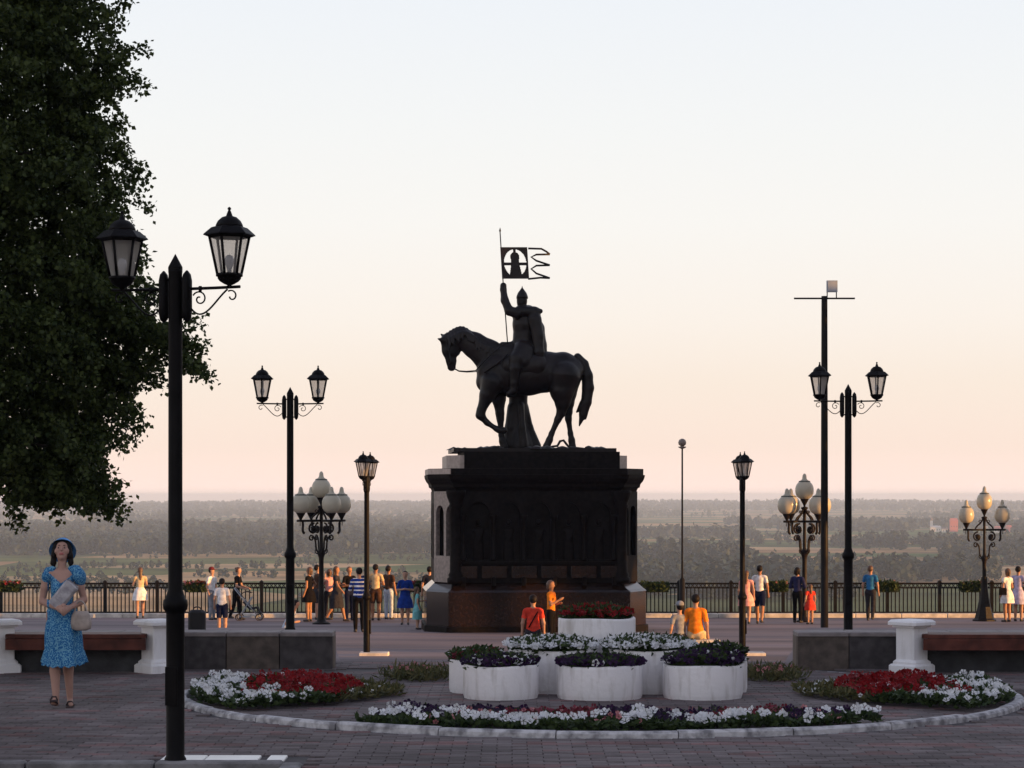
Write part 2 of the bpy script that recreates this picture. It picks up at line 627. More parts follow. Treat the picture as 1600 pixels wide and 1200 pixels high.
vo = t.nodes.new('ShaderNodeTexVoronoi'); vo.inputs['Scale'].default_value = 1; vo.inputs['Randomness'].default_value = .9
sepc = t.nodes.new('ShaderNodeSeparateColor')
r = t.nodes.new('ShaderNodeValToRGB'); r.color_ramp.interpolation = 'CONSTANT'
cols = [(0, (.09, .115, .05)), (.18, (.40, .27, .15)), (.36, (.11, .14, .055)), (.50, (.32, .21, .125)), (.68, (.10, .155, .06)), (.82, (.46, .33, .20))]
while len(r.color_ramp.elements) < len(cols):
    r.color_ramp.elements.new(.5)
for e, (p, c) in zip(r.color_ramp.elements, cols):
    e.position = p; e.color = (*c, 1)
nz = t.nodes.new('ShaderNodeTexNoise'); nz.inputs['Scale'].default_value = .012; nz.inputs['Detail'].default_value = 6
mixc = t.nodes.new('ShaderNodeMix'); mixc.data_type = 'RGBA'; mixc.blend_type = 'MULTIPLY'; mixc.inputs['Factor'].default_value = .6
r2 = t.nodes.new('ShaderNodeValToRGB')
r2.color_ramp.elements[0].color = (.35, .4, .35, 1); r2.color_ramp.elements[1].color = (1.2, 1.15, 1.1, 1)
r2.color_ramp.elements[0].position = .38; r2.color_ramp.elements[1].position = .62
L = t.links.new
L(tcn.outputs['Object'], mp.inputs['Vector']); L(mp.outputs[0], vo.inputs['Vector']); L(vo.outputs['Color'], sepc.inputs[0])
L(sepc.outputs[0], r.inputs['Fac']); L(tcn.outputs['Object'], nz.inputs['Vector']); L(nz.outputs['Fac'], r2.inputs['Fac'])
L(r.outputs[0], mixc.inputs['A']); L(r2.outputs[0], mixc.inputs['B']); L(mixc.outputs['Result'], b.inputs['Base Color'])
structure(link('terrain', np_mesh('terrain', np.array(V), F, mt)))

# --- woods of the river plain (far-off masses)
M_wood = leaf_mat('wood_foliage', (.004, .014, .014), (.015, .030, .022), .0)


def vnoise(x, y, s, seed):
    """cheap smooth value noise 0..1"""
    rg = np.random.default_rng(seed); T = rg.random((64, 64))
    x = np.asarray(x) / s; y = np.asarray(y) / s
    i = np.floor(x).astype(int); j = np.floor(y).astype(int)
    u = x - i; v = y - j
    u = u * u * (3 - 2 * u); v = v * v * (3 - 2 * v)
    g = lambda a, c: T[a % 64, c % 64]
    return (g(i, j) * (1 - u) + g(i + 1, j) * u) * (1 - v) + (g(i, j + 1) * (1 - u) + g(i + 1, j + 1) * u) * v


def wood(name, label, xs, ys, hs, n_q, seed):
    """each tree is a rounded cloud of leaf-clump faces; far trees need few"""
    rng = np.random.default_rng(seed)
    n = len(xs)
    base = np.stack([xs, ys, np.array([tz(a, c) for a, c in zip(xs, ys)])], 1)
    nrm = rng.normal(0, 1, (n, n_q, 3)); nrm /= np.linalg.norm(nrm, axis=2)[..., None]
    rad = (rng.random((n, n_q)) ** .33)[..., None]
    w_ = (hs * rng.uniform(.26, .42, n))[:, None]
    lob = 1 + .35 * np.sin(nrm[..., 0] * 3 + rng.random((n, 1)) * 6) * np.sin(nrm[..., 2] * 4 + rng.random((n, 1)) * 6)
    c = nrm * rad * lob[..., None] * np.stack([w_, w_, (hs * .5)[:, None]], -1)
    c[..., 2] += (hs * .52)[:, None]
    c += base[:, None]
    sz = (hs[:, None] * rng.uniform(.07, .15, (n, n_q)) * (48 / n_q) ** .5)[..., None]
    q = nrm + rng.normal(0, .6, nrm.shape)
    q /= np.linalg.norm(q, axis=2)[..., None]
    u = np.cross(q, rng.normal(0, 1, q.shape)); u /= np.linalg.norm(u, axis=2)[..., None]
    v = np.cross(q, u)
    Q = np.stack([c - u * sz - v * sz * .6, c + u * sz * .8 - v * sz, c + u * sz + v * sz * .7, c - u * sz * .7 + v * sz], 2)
    return tag(link(name, quads_mesh(name, Q.reshape(-1, 3), 4, [M_wood])), label, 'woodland', kind='stuff')


def scatter(n, x0, x1, d0, d1, cond, seed):
    """x as a fraction of the frame (-1..1), d in metres"""
    rng = np.random.default_rng(seed)
    u = rng.uniform(x0, x1, n)
    d = np.exp(rng.uniform(math.log(d0), math.log(d1), n))
    x = u * d * .2222
    k = cond(x, d, u)
    return x[k], d[k]


hh = lambda x, a, b_, seed: np.random.default_rng(seed).uniform(a, b_, len(x))
x, d = scatter(3600, -1.4, .0, 2350, 3500, lambda x, d, u: vnoise(x, d * .7, 230, 1) > .36 - .0001 * (d - 2350), 3)
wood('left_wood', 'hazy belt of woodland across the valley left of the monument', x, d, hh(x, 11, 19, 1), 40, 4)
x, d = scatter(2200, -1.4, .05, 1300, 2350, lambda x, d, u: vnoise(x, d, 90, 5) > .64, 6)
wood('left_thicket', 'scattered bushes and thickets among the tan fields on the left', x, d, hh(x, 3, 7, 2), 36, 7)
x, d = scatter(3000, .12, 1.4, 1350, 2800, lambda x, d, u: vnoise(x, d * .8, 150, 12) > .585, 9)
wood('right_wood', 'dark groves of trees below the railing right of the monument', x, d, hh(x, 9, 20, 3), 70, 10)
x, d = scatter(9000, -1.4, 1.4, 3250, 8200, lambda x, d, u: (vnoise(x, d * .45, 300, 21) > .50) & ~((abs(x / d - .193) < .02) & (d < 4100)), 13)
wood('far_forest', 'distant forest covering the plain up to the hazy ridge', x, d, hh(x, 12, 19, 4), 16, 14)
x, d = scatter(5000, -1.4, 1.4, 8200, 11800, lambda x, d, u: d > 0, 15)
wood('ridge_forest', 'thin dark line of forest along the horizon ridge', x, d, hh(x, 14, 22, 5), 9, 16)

# ================================================================== STREET LAMPS
M_iron = mat('black_iron', (.0055, .0045, .0048), .5, spec=.10, var=.3, scale=6, bump=.15, bscale=40)
M_iron2 = mat('brown_black_iron', (.011, .0075, .0065), .5, spec=.15, var=.3, scale=6, bump=.2, bscale=30)
M_pane = pane_mat('lantern_pane', (.62, .58, .54), .62)
M_bulb = mat('bulb_glass', (.62, .64, .68), .25, var=.05)


def scroll(cx, cz, r0, r1, a0, a1, n=22):
    """spiral points in the xz plane"""
    return [(cx + (r0 + (r1 - r0) * i / n) * math.cos(a0 + (a1 - a0) * i / n), 0,
             cz + (r0 + (r1 - r0) * i / n) * math.sin(a0 + (a1 - a0) * i / n)) for i in range(n + 1)]


def bez(p0, p1, p2, p3, n=14):
    r = []
    for i in range(n + 1):
        t = i / n; u = 1 - t
        r.append(tuple(u ** 3 * a + 3 * u * u * t * b + 3 * u * t * t * c + t ** 3 * d for a, b, c, d in zip(p0, p1, p2, p3)))
    return r


def make_double_lamp():
    root = link('street_lamp', None)
    m = MB()
    m.lathe([(.085, 0), (.085, .05), (.072, .07), (.072, 1.18), (.076, 1.20), (.094, 1.215), (.098, 1.25), (.094, 1.285), (.080, 1.30),
             (.066, 1.34), (.056, 1.37), (.054, 3.84), (.056, 3.85), (.056, 3.87)], seg=20)
    m.build('post', M_iron, root)
    m = MB(); m.lathe([(.057, 3.871), (.055, 3.89), (.002, 3.99)], seg=16, smooth=False); m.build('post_tip', M_iron, root)
    m = MB(); m.bbox((0, -.077, .62), (.10, .02, .30), .004); m.build('hatch_cover', M_iron, root)
    for s in (-1, 1):
        m = MB()
        m.lathe([(.006, 3.455), (.028, 3.48), (.037, 3.53), (.037, 3.78), (.028, 3.83), (.006, 3.86)], (s * .098, 0, 0), seg=12, sy=1.5)
        m.build('bracket_plate', M_iron, root)
        m = MB()
        for z in (3.50, 3.79):
            m = MB(); m.tube([(s * .05, 0, z), (s * .10, 0, z)], .012, 6); m.build('clamp', M_iron, root)
        m = MB(); m.tube([(s * .10, 0, 3.715), (s * .36, 0, 3.718), (s * .545, 0, 3.722)], .012, 8)
        m.tube([(s * .21, 0, 3.735), (s * .21, 0, 3.69)], .014, 6)
        m.build('arm', M_iron, root)
        m = MB()
        m.tube([(s * p[0], 0, p[2]) for p in bez((.135, 0, 3.56), (.24, 0, 3.43), (.33, 0, 3.62), (.44, 0, 3.705), 18)], .0075, 6)
        m.tube([(s * p[0], p[1], p[2]) for p in scroll(.205, 3.635, .062, .012, PI * .85, -PI * 1.6, 26)], .0065, 6)
        m.tube([(s * p[0], p[1], p[2]) for p in scroll(.474, 3.65, .048, .016, PI * .7, -PI * .95, 20)], .0065, 6)
        m.build('scrollwork', M_iron, root)
        # lantern: six-sided
        lx = s * .455
        head = MB()
        head.lathe([(.012, 3.715), (.018, 3.735), (.040, 3.744), (.074, 3.765), (.090, 3.785), (.092, 3.80), (.104, 3.804), (.104, 3.826)], (lx, 0, 0), 18)
        lan = head.build('lantern', M_iron, root)
        fr = MB()
        for k in range(6):
            a = PI / 6 + k * PI / 3
            fr.tube([(lx + .093 * math.cos(a), .093 * math.sin(a), 3.818), (lx + .156 * math.cos(a), .156 * math.sin(a), 4.115)], .0115, 6)
        fr.build('mullion', M_iron, lan)
        for k in range(6):
            a, b_ = PI / 6 + k * PI / 3, PI / 6 + (k + 1) * PI / 3
            pm = MB()
            pm.add([(lx + .090 * math.cos(a), .090 * math.sin(a), 3.82), (lx + .090 * math.cos(b_), .090 * math.sin(b_), 3.82),
                    (lx + .152 * math.cos(b_), .152 * math.sin(b_), 4.11), (lx + .152 * math.cos(a), .152 * math.sin(a), 4.11)], [(0, 1, 2, 3)])
            pm.build('pane', M_pane, lan)
        rf = MB()
        rf.lathe([(.150, 4.10), (.165, 4.108), (.205, 4.122), (.198, 4.132), (.160, 4.165), (.140, 4.182), (.112, 4.19)], (lx, 0, 0), 6, smooth=False, rot=PI / 6)
        rf.lathe([(.108, 4.186), (.104, 4.205), (.088, 4.235), (.058, 4.262), (.026, 4.272), (.020, 4.29), (.012, 4.31), (.008, 4.318),
                  (.015, 4.326), (.013, 4.335), (.003, 4.343)], (lx, 0, 0), 14)
        rf.build('lantern_roof', M_iron, lan)
        bl = MB()
        bl.lathe([(.014, 3.82), (.018, 3.86), (.034, 3.90), (.038, 3.93), (.028, 3.96), (.006, 3.972)], (lx, 0, 0), 12)
        bl.build('bulb', M_bulb, lan)
    return root


G = 'black iron lamps with hexagonal lanterns'
lamp0 = make_double_lamp()
LP = [(-2.63, 18.0, ZT, -.28, 'nearest tall black lamp post with two hexagonal lanterns, in front of the tree'),
      (-3.62, 37.6, zside(37.6), .03, 'black lamp with two lanterns behind the left granite wall'),
      (5.37, 36.8, zside(36.8), -.03, 'black lamp with two lanterns behind the right wall, beside the tall floodlight mast'),
      (-3.09, 49.0, zlow(49) - .01, 1.47, 'black lamp left of the monument with its two lanterns seen end on'),
      (4.90, 49.0, zlow(49) - .01, 1.57, 'black lamp right of the monument with its two lanterns seen end on')]
for i, (x, y, z, a, lb) in enumerate(LP):
    o = lamp0 if i == 0 else copy_tree(lamp0)
    o.location = (x, y, z); o.rotation_euler = (0, 0, a)
    tag(o, lb, 'street lamp', G)
for x, y in ((-3.09, 49), (4.9, 49)):
    m = MB(); m.bbox((x + .16, y - .02, zlow(y) + .03), (.62, .5, .08), .012)
    tag(m.build('lamp_footing', M_conc), 'small pale concrete footing under the end-on lamp %s of the monument' % ('left' if x < 0 else 'right'), 'footing', 'lamp footings')

# --- five-globe ornamental lamps
M_globe = bpy.data.materials.new('opal_globe'); M_globe.use_nodes = True
_t = M_globe.node_tree; _b = _t.nodes['Principled BSDF']
_b.inputs['Base Color'].default_value = (.60, .55, .43, 1); _b.inputs['Roughness'].default_value = .25
_b.inputs['Subsurface Weight'].default_value = .0
_tl = _t.nodes.new('ShaderNodeBsdfTranslucent'); _tl.inputs['Color'].default_value = (.50, .45, .37, 1)
_ms = _t.nodes.new('ShaderNodeMixShader'); _ms.inputs[0].default_value = .28
_o = _t.nodes['Material Output']
_t.links.new(_b.outputs[0], _ms.inputs[1]); _t.links.new(_tl.outputs[0], _ms.inputs[2]); _t.links.new(_ms.outputs[0], _o.inputs['Surface'])
M_band = mat('globe_band', (.09, .10, .09), .5)


def globe(root, x, y, z):
    """cup at z, opal globe above, capped by a ring and a finial"""
    m = MB(); m.lathe([(.022, z - .02), (.026, z), (.05, z + .07), (.10, z + .16), (.135, z + .23), (.14, z + .25)], (x, y, 0), 14)
    c = m.build('globe_cup', M_iron2, root)
    m = MB(); m.lathe([(.14, z + .235), (.225, z + .295), (.272, z + .385), (.288, z + .49), (.278, z + .60), (.240, z + .69), (.175, z + .758)], (x, y, 0), 20)
    g = m.build('globe', M_globe, root)
    m = MB(); m.lathe([(.178, z + .752), (.182, z + .770), (.172, z + .792)], (x, y, 0), 18); m.build('ring', M_band, g)
    m = MB(); m.lathe([(.150, z + .79), (.10, z + .82), (.075, z + .85), (.066, z + .91), (.060, z + .96), (.03, z + 1.01), (.004, z + 1.02)], (x, y, 0), 14)
    m.build('globe_cap', M_globe, g)


def make_globe_lamp(angles=(31, 121, 211, 301)):
    root = link('globe_lamp', None)
    m = MB()
    m.lathe([(.27, 0), (.27, .04), (.22, .06), (.14, .10), (.11, .2), (.10, .5), (.085, .8), (.095, .85), (.08, .9), (.072, 1.9), (.08, 2.0), (.10, 2.06),
             (.13, 2.12), (.12, 2.17), (.075, 2.22), (.055, 2.3), (.048, 3.05), (.06, 3.1), (.05, 3.2), (.055, 3.45), (.11, 3.5), (.11, 3.53), (.04, 3.56)], seg=16)
    m.build('post', M_iron2, root)
    for a in angles:
        a = math.radians(a)
        ca, sa = math.cos(a), math.sin(a)
        tr = lambda pts: [(p[0] * ca, p[0] * sa, p[2]) for p in pts]
        m = MB(); m.tube(tr([(.03, 0, 3.1), (.40, 0, 3.1), (.80, 0, 3.1)]), .034, 8); m.build('arm', M_iron2, root)
        m = MB()
        m.tube(tr(scroll(.26, 2.86, .17, .05, PI * .55, -PI * 1.7, 28)), .030, 6)
        m.tube(tr(scroll(.26, 2.86, .05, .03, 0, PI * 2, 12)), .055, 6)
        m.tube(tr(bez((.62, 0, 3.08), (.58, 0, 2.9), (.66, 0, 2.8), (.56, 0, 2.72))), .038, 6)
        m.tube(tr(bez((.10, 0, 2.15), (.26, 0, 2.3), (.1, 0, 2.5), (.30, 0, 2.66))), .028, 6)
        m.tube(tr(scroll(.32, 2.58, .09, .02, PI * .5, -PI * 1.5, 18)), .024, 6)
        m.tube(tr(bez((.05, 0, 3.5), (.12, 0, 3.25), (.28, 0, 3.3), (.34, 0, 3.12))), .028, 6)
        m.tube(tr(scroll(.17, 3.38, .06, .015, PI, -PI * .8, 14)), .013, 6)
        m.tube(tr([(.70, 0, 3.1), (.70, 0, 2.95)]), .012, 6)
        m.tube(tr(bez((.09, 0, 2.12), (.2, 0, 2.1), (.22, 0, 2.2), (.18, 0, 2.25))), .018, 6)
        m.build('scrollwork', M_iron2, root)
        globe(root, .68 * ca, .68 * sa, 3.10)
    globe(root, 0, 0, 3.56)
    return root


gl0 = make_globe_lamp()
tag(gl0, 'ornamental lamp with five opal globes among the people left of the monument', 'street lamp', 'lamps with five opal globes')
gl0.location = ((502 - 800) * 69 / FPX, 69, zlow(69))
g2 = copy_tree(gl0); g2.location = ((1257 - 800) * 71 / FPX, 71, zlow(71))
tag(g2, 'ornamental lamp with five opal globes beside the floodlight mast', 'street lamp', 'lamps with five opal globes')
g3 = make_globe_lamp((4, 184)); g3.location = ((1538 - 800) * 72 / FPX, 72, zlow(72)); g3.scale = (.84, .84, .92)
tag(g3, 'sunlit ornamental globe lamp at the far right near two women', 'street lamp', 'lamps with five opal globes')
for ch in list(g3.children):
    if ch.name.startswith('post'):
        m = MB(); m.lathe([(.44, 0), (.44, .05), (.36, .10), (.26, .45), (.17, .85), (.13, 1.15), (.11, 1.5)], seg=8, smooth=False)
        m.build('flared_base', M_iron2, g3)

# --- tall floodlight mast and thin ball-topped pole
M_steel = mat('dark_steel', (.009, .0075, .0075), .5, var=.2, spec=.12)
M_grey = mat('grey_metal', (.30, .33, .38), .45, var=.1)
ms_ = thing('floodlight_mast', 'tall plain dark mast with crossbar and small square floodlight on top', 'mast', (6.78, 50, zlow(50)))
H = 7.72
m = MB(); m.lathe([(.11, 0), (.11, .02), (.085, .03), (.08, 3), (.066, H - .02), (.066, H + .03)], seg=16); m.build('pole', M_steel, ms_)
m = MB(); m.box((0, 0, H - .02), (1.32, .04, .035)); m.build('crossbar', M_steel, ms_)
m = MB(); m.box((.16, -.02, H + .24), (.23, .10, .25)); m.box((.16, -.075, H + .24), (.19, .012, .21))
fl = m.build('floodlight', M_grey, ms_)
m = MB(); m.tube([(.06, 0, H), (.06, 0, H + .2)], .012, 6); m.tube([(.26, 0, H), (.26, 0, H + .2)], .012, 6); m.build('bracket', M_steel, ms_)
pl = thing('thin_lamp', 'thin slender pole with small round lamp head near the railing', 'street lamp', ((1066 - 800) * 74 / FPX, 74, zlow(74)))
m = MB(); m.lathe([(.12, 0), (.12, .04), (.09, .06), (.09, 1.22), (.06, 1.26), (.035, 1.3), (.026, 5.28)], seg=12); m.build('pole', M_steel, pl); pl.scale = (1, 1, 1.035)
m = MB(); m.lathe([(.03, 5.28), (.12, 5.32), (.13, 5.35), (.02, 5.36)], seg=14); m.lathe([(.05, 5.36), (.12, 5.42), (.13, 5.49), (.10, 5.56), (.03, 5.6)], seg=14)
m.build('lamp_head', mat('lamp_head_grey', (.2, .16, .14), .5), pl)

# ================================================================== MONUMENT
M_gran = mat('black_granite', (.014, .0075, .0055), .14, var=.5, scale=14, spec=.42)
M_gran2 = mat('dark_granite_matt', (.0075, .0052, .0046), .6, spec=.08, var=.4, scale=9, bump=.2, bscale=30)
M_brz = mat('bronze', (.011, .0075, .0075), .42, metal=.0, spec=.22, var=.45, scale=2.2, bump=.5, bscale=9)
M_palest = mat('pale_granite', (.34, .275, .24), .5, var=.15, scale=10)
M_skylit = mat('skylit_granite', (.20, .165, .15), .35, var=.25, scale=12)  # dark granite with the sky's reflection put into the colour
MX, MY = .58, 64.6
MZ = zlow(62.5)
MON_RZ = math.radians(4.0)
mon = thing('monument_pedestal', 'massive dark granite pedestal with arched niches under the horseman', 'pedestal', (MX, MY, MZ), MON_RZ)


def octo(hw, hd, cx, cy):
    """elongated octagon plan: half width, half depth, chamfer in x and y"""
    return [(-hw + cx, -hd), (hw - cx, -hd), (hw, -hd + cy), (hw, hd - cy), (hw - cx, hd), (-hw + cx, hd), (-hw, hd - cy), (-hw, -hd + cy)]


HW, HD, CCX, CCY = 3.02, 2.35, .56, 1.0
m = MB(); m.prism(octo(HW + .06, HD + .06, CCX, CCY), -.2, .16); m.build('base_slab', M_gran2, mon)
# plinth as polished slabs: each face split in panels
pl_poly = octo(HW, HD, CCX, CCY)
m = MB(); m.prism(octo(HW - .04, HD - .04, CCX, CCY), .16, 1.08); m.build('plinth_core', M_gran2, mon)


def face_panels(poly, i, z0, z1, n, t, name, mt, gap=.006):
    a, b_ = Vector((*poly[i], 0)), Vector((*poly[(i + 1) % len(poly)], 0))
    u = (b_ - a).normalized(); L_ = (b_ - a).length
    nn = Vector((u.y, -u.x, 0))
    for k in range(n):
        p0 = a + u * (L_ * k / n + gap / 2); p1 = a + u * (L_ * (k + 1) / n - gap / 2)
        q0, q1 = p0 - nn * t, p1 - nn * t
        mm = MB(); mm.prism([(p0.x, p0.y), (p1.x, p1.y), (q1.x, q1.y), (q0.x, q0.y)], z0, z1)
        mm.build(name, mt, mon)


for i, n in ((0, 6), (1, 1), (7, 1), (6, 2), (2, 2)):
    face_panels(pl_poly, i, .165, 1.085, n, .05, 'plinth_slab', M_gran)
m = MB(); m.prism(octo(HW + .02, HD + .02, CCX, CCY), 1.088, 1.14, poly2=octo(HW - .03, HD - .03, CCX, CCY))
m.prism(octo(HW - .04, HD - .04, CCX, CCY), 1.142, 1.34, poly2=octo(HW - .25, HD - .25, CCX, CCY)); m.build('plinth_moulding', M_gran, mon)
BW, BD = HW - .27, HD - .27
m = MB(); m.prism(octo(BW - .06, BD - .06, CCX, CCY), 1.34, 3.82); m.build('body_core', M_gran2, mon)


def arch_panel(W_, H_, spring, arches, t, name, mt, M):
    """slab W_ x H_ pierced by round-headed openings [(centre, half width, sill)]; M maps local (x, depth, z) to the pedestal"""
    mm = MB()
    xs = sorted(set([-W_ / 2, W_ / 2] + [c + s * w for c, w, s0 in arches for s in (-1, 1)]))

    def quad(poly):
        n = len(poly)
        vs_ = [M @ Vector((p[0], 0, p[1])) for p in poly] + [M @ Vector((p[0], t, p[1])) for p in poly]
        fs = [tuple(range(n))] + [(i, n + i, n + (i + 1) % n, (i + 1) % n) for i in range(n)]
        mm.add(vs_, fs)
    prev = -W_ / 2
    for c, w, s0 in arches:
        quad([(prev, 0), (c - w, 0), (c - w, H_), (prev, H_)])
        quad([(c - w, 0), (c + w, 0), (c + w, s0), (c - w, s0)])
        N_ = 10
        for k in range(N_):
            a0, a1 = PI - PI * k / N_, PI - PI * (k + 1) / N_
            quad([(c + w * math.cos(a0), spring + w * 1.25 * math.sin(a0)), (c + w * math.cos(a1), spring + w * 1.25 * math.sin(a1)),
                  (c + w * math.cos(a1), H_), (c + w * math.cos(a0), H_)])
        prev = c + w
    quad([(prev, 0), (W_ / 2, 0), (W_ / 2, H_), (prev, H_)])
    return mm.build(name, mt, mon)


def face_matrix(hw, hd, i):
    poly = octo(hw, hd, CCX, CCY)
    a, b_ = Vector((*poly[i], 0)), Vector((*poly[(i + 1) % 8], 0))
    u = (b_ - a).normalized(); c = (a + b_) / 2
    nin = Vector((-u.y, u.x, 0))
    R = Matrix(((u.x, nin.x, 0, c.x), (u.y, nin.y, 0, c.y), (0, 0, 1, 1.34), (0, 0, 0, 1)))
    return R, (b_ - a).length


R, Lf = face_matrix(BW + .06, BD + .06, 0)
ARC = [-1.64, -.82, 0, .82, 1.64]
arch_panel(Lf, 2.48, 1.78, [(c, .33, .62) for c in ARC], .12, 'arcade', M_gran2, R)
for c in [-2.05, -1.23, -.41, .41, 1.23, 2.05]:
    m = MB()
    p = R @ Vector((c, -.02, 0))
    m.lathe([(.09, .60), (.09, .66), (.06, .70), (.055, 1.66), (.085, 1.72), (.105, 1.80), (.105, 1.84)], (p.x, p.y, 1.34), 12)
    m.build('colonnette', M_gran2, mon)
for c in ARC:
    # bronze relief figure in the niche: robe, shoulders and head
    p = R @ Vector((c, .13, 0))
    z = 1.34
    skin('relief_figure', [limb((p.x, p.y, z + .66), (p.x, p.y, z + 1.35), .17, .13, 0, .5), limb((p.x - .1, p.y, z + 1.42), (p.x + .1, p.y, z + 1.42), .07, .07, 0, .6),
                           limb((p.x, p.y - .01, z + 1.62), (p.x, p.y - .01, z + 1.66), .075, .07, 0), limb((p.x + .1, p.y - .03, z + 1.35), (p.x + .02, p.y - .07, z + 1.16), .045, .04, 0)],
         .03, [M_gran2], .05, mon)
for k in range(6):
    m = MB(); p = R @ Vector((-2.02 + k * .81, -.05, .30)); m.bbox((p.x, p.y, p.z), (.70, .05, .34), .015); m.build('inscription_plaque', M_gran, mon)
m = MB()
for c in [-2.05, -1.23, -.41, .41, 1.23, 2.05]:
    p = R @ Vector((c, -.08, 0)); m.bbox((p.x, p.y, 1.34 + .05), (.12, .14, .24), .02)
p0 = R @ Vector((0, -.03, .545)); m.box(p0, (Lf - .2, .10, .06)); m.build('ledge', M_gran2, mon)
for i, wdt in ((1, .30), (7, .30)):
    R2, L2 = face_matrix(BW + .06, BD + .06, i)
    arch_panel(L2, 2.48, 1.85, [(-.26, .2, .72), (.26, .2, .72)], .12, 'side_arcade', M_skylit if i == 7 else M_gran2, R2)  # left chamfer alone is paler: sky light is in its colour
# corner columns, front
for sx in (-1, 1):
    for dx in (.0,):
        cx_ = sx * (BW + .06 - CCX); cy_ = -(BD + .06)
        m = MB()
        m.lathe([(.24, 1.33), (.24, 1.46), (.19, 1.5), (.21, 1.56), (.165, 1.64), (.155, 3.36), (.20, 3.42), (.17, 3.48), (.24, 3.66), (.27, 3.78), (.27, 3.84)],
                (cx_, cy_ + .02, 0), 16)
        m.build('corner_column', M_gran2, mon)
for i in (2, 6):
    R2, L2 = face_matrix(BW + .06, BD + .06, i)
    arch_panel(L2, 2.48, 1.8, [(-.6, .3, .62), (.2 + .4, .3, .62)], .12, 'side_arcade', M_gran2, R2)
# cornice: stepped flare
prof = [(3.82, -.16), (3.90, -.13), (3.93, -.08), (4.02, -.06), (4.10, .0), (4.18, .035), (4.27, .05)]
m = MB()
for (z0, o0), (z1, o1) in zip(prof[:-1], prof[1:]):
    m.prism(octo(HW + o0 - .07, HD + o0 - .07, CCX, CCY), z0 + .0004, z1, poly2=octo(HW + o1 - .07, HD + o1 - .07, CCX, CCY))
m.build('cornice', M_gran2, mon)
m = MB(); m.prism(octo(HW - .06, HD - .06, CCX, CCY), 4.272, 4.44); m.build('cap_slab', M_gran2, mon)
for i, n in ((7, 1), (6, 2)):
    face_panels(octo(HW - .04, HD - .04, CCX, CCY), i, 4.285, 4.43, n, .03, 'skylit_cap_edge', M_palest)  # left end only: whitish sky reflection painted on as pale edging
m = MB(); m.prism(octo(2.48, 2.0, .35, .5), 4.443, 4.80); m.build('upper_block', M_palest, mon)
m = MB(); m.prism([(-2.02, -2.03), (2.22, -2.03), (2.22, 1.9), (-2.02, 1.9)], 4.444, 4.90); m.build('upper_step', M_gran2, mon)
m = MB(); m.prism([(-2.3, -1.85), (2.15, -1.85), (2.15, 1.7), (-2.3, 1.7)], 4.9025, 5.0); m.build('bronze_base', M_brz, mon)

# ------------------------------------------------------------------ equestrian statue (own thing, stands on the pedestal)
K = 175.0 * 1.0


def S(cx, cy, dep=0.0):
    """drawing units (175 per metre, ground line at 1150) -> metres; dep = towards the viewer (-)"""
    return ((cx - 600) / K, dep, (1150 - cy) / K)


st = thing('equestrian_statue', 'dark bronze horseman holding a pierced banner, with a robed monk beside the horse', 'statue', (MX - .13, MY - .25, MZ + 5.0), 0)


def chain(pts, m=0, sy=1.0, dep=0.0):
    r = []
    for (a, b_) in zip(pts[:-1], pts[1:]):
        da = a[3] if len(a) > 3 else dep; db = b_[3] if len(b_) > 3 else dep
        r.append(limb(S(a[0], a[1], da), S(b_[0], b_[1], db), a[2] / K, b_[2] / K, m, sy))
    return r


hp = []
hp += chain([(440, 768, 92), (520, 782, 104), (600, 782, 104), (690, 772, 98), (775, 768, 86)], sy=.82)
hp += chain([(430, 720, 70), (405, 690, 76), (335, 640, 62), (280, 606, 47), (228, 612, 38)], sy=.55)      # neck
hp += chain([(420, 800, 70), (400, 820, 55)], sy=.9)                                                       # breast
hp += chain([(212, 622, 40), (216, 668, 36), (224, 718, 24), (226, 748, 21)], sy=.62)                      # head
hp += chain([(238, 640, 36), (246, 672, 24)], sy=.6)                                                       # jaw
hp += chain([(182, 618, 12), (160, 611, 4)], dep=-.07) + chain([(190, 600, 11), (172, 585, 3)], dep=.07)       # ears
hp += chain([(490, 690, 60), (560, 705, 62)], sy=.8)                                                       # withers
hp += chain([(770, 740, 66), (812, 765, 66)], sy=.95)                                                      # croup
# near fore leg raised
hp += chain([(425, 830, 60, -.22), (402, 885, 38, -.26), (372, 960, 21, -.27), (367, 985, 21, -.27), (400, 1022, 13, -.27), (446, 1052, 12, -.27), (462, 1058, 15, -.27), (482, 1060, 17, -.27)])
# far fore leg standing
hp += chain([(448, 840, 56, .2), (456, 900, 34, .24), (462, 975, 20, .25), (464, 1000, 17, .25), (468, 1080, 12, .25), (474, 1110, 15, .25), (482, 1138, 20, .25)])
# near hind leg (stepping forward under) and far hind leg
hp += chain([(775, 800, 84, -.2), (765, 870, 58, -.25), (768, 920, 38, -.26), (760, 975, 21, -.26), (745, 1005, 16, -.26), (714, 1075, 12, -.26), (704, 1105, 15, -.26), (690, 1136, 19, -.26)])
hp += chain([(785, 800, 80, .2), (785, 870, 54, .24), (792, 920, 34, .25), (797, 965, 20, .25), (798, 1000, 15, .25), (808, 1072, 12, .25), (814, 1105, 15, .25), (818, 1138, 19, .25)])
horse = skin('horse', hp, .028, [M_brz], .07, st)
tail = chain([(842, 700, 20), (872, 735, 24), (888, 790, 28), (893, 850, 29), (884, 920, 26), (868, 980, 19), (850, 1036, 4)], sy=.8)
tail += chain([(880, 760, 16), (908, 800, 8)]) + chain([(890, 830, 18), (913, 850, 6)]) + chain([(866, 930, 18), (838, 968, 5)]) + chain([(885, 930, 18), (880, 1000, 6)])
skin('tail', tail, .024, [M_brz], .04, horse)
mane = []
rr_ = random.Random(3)
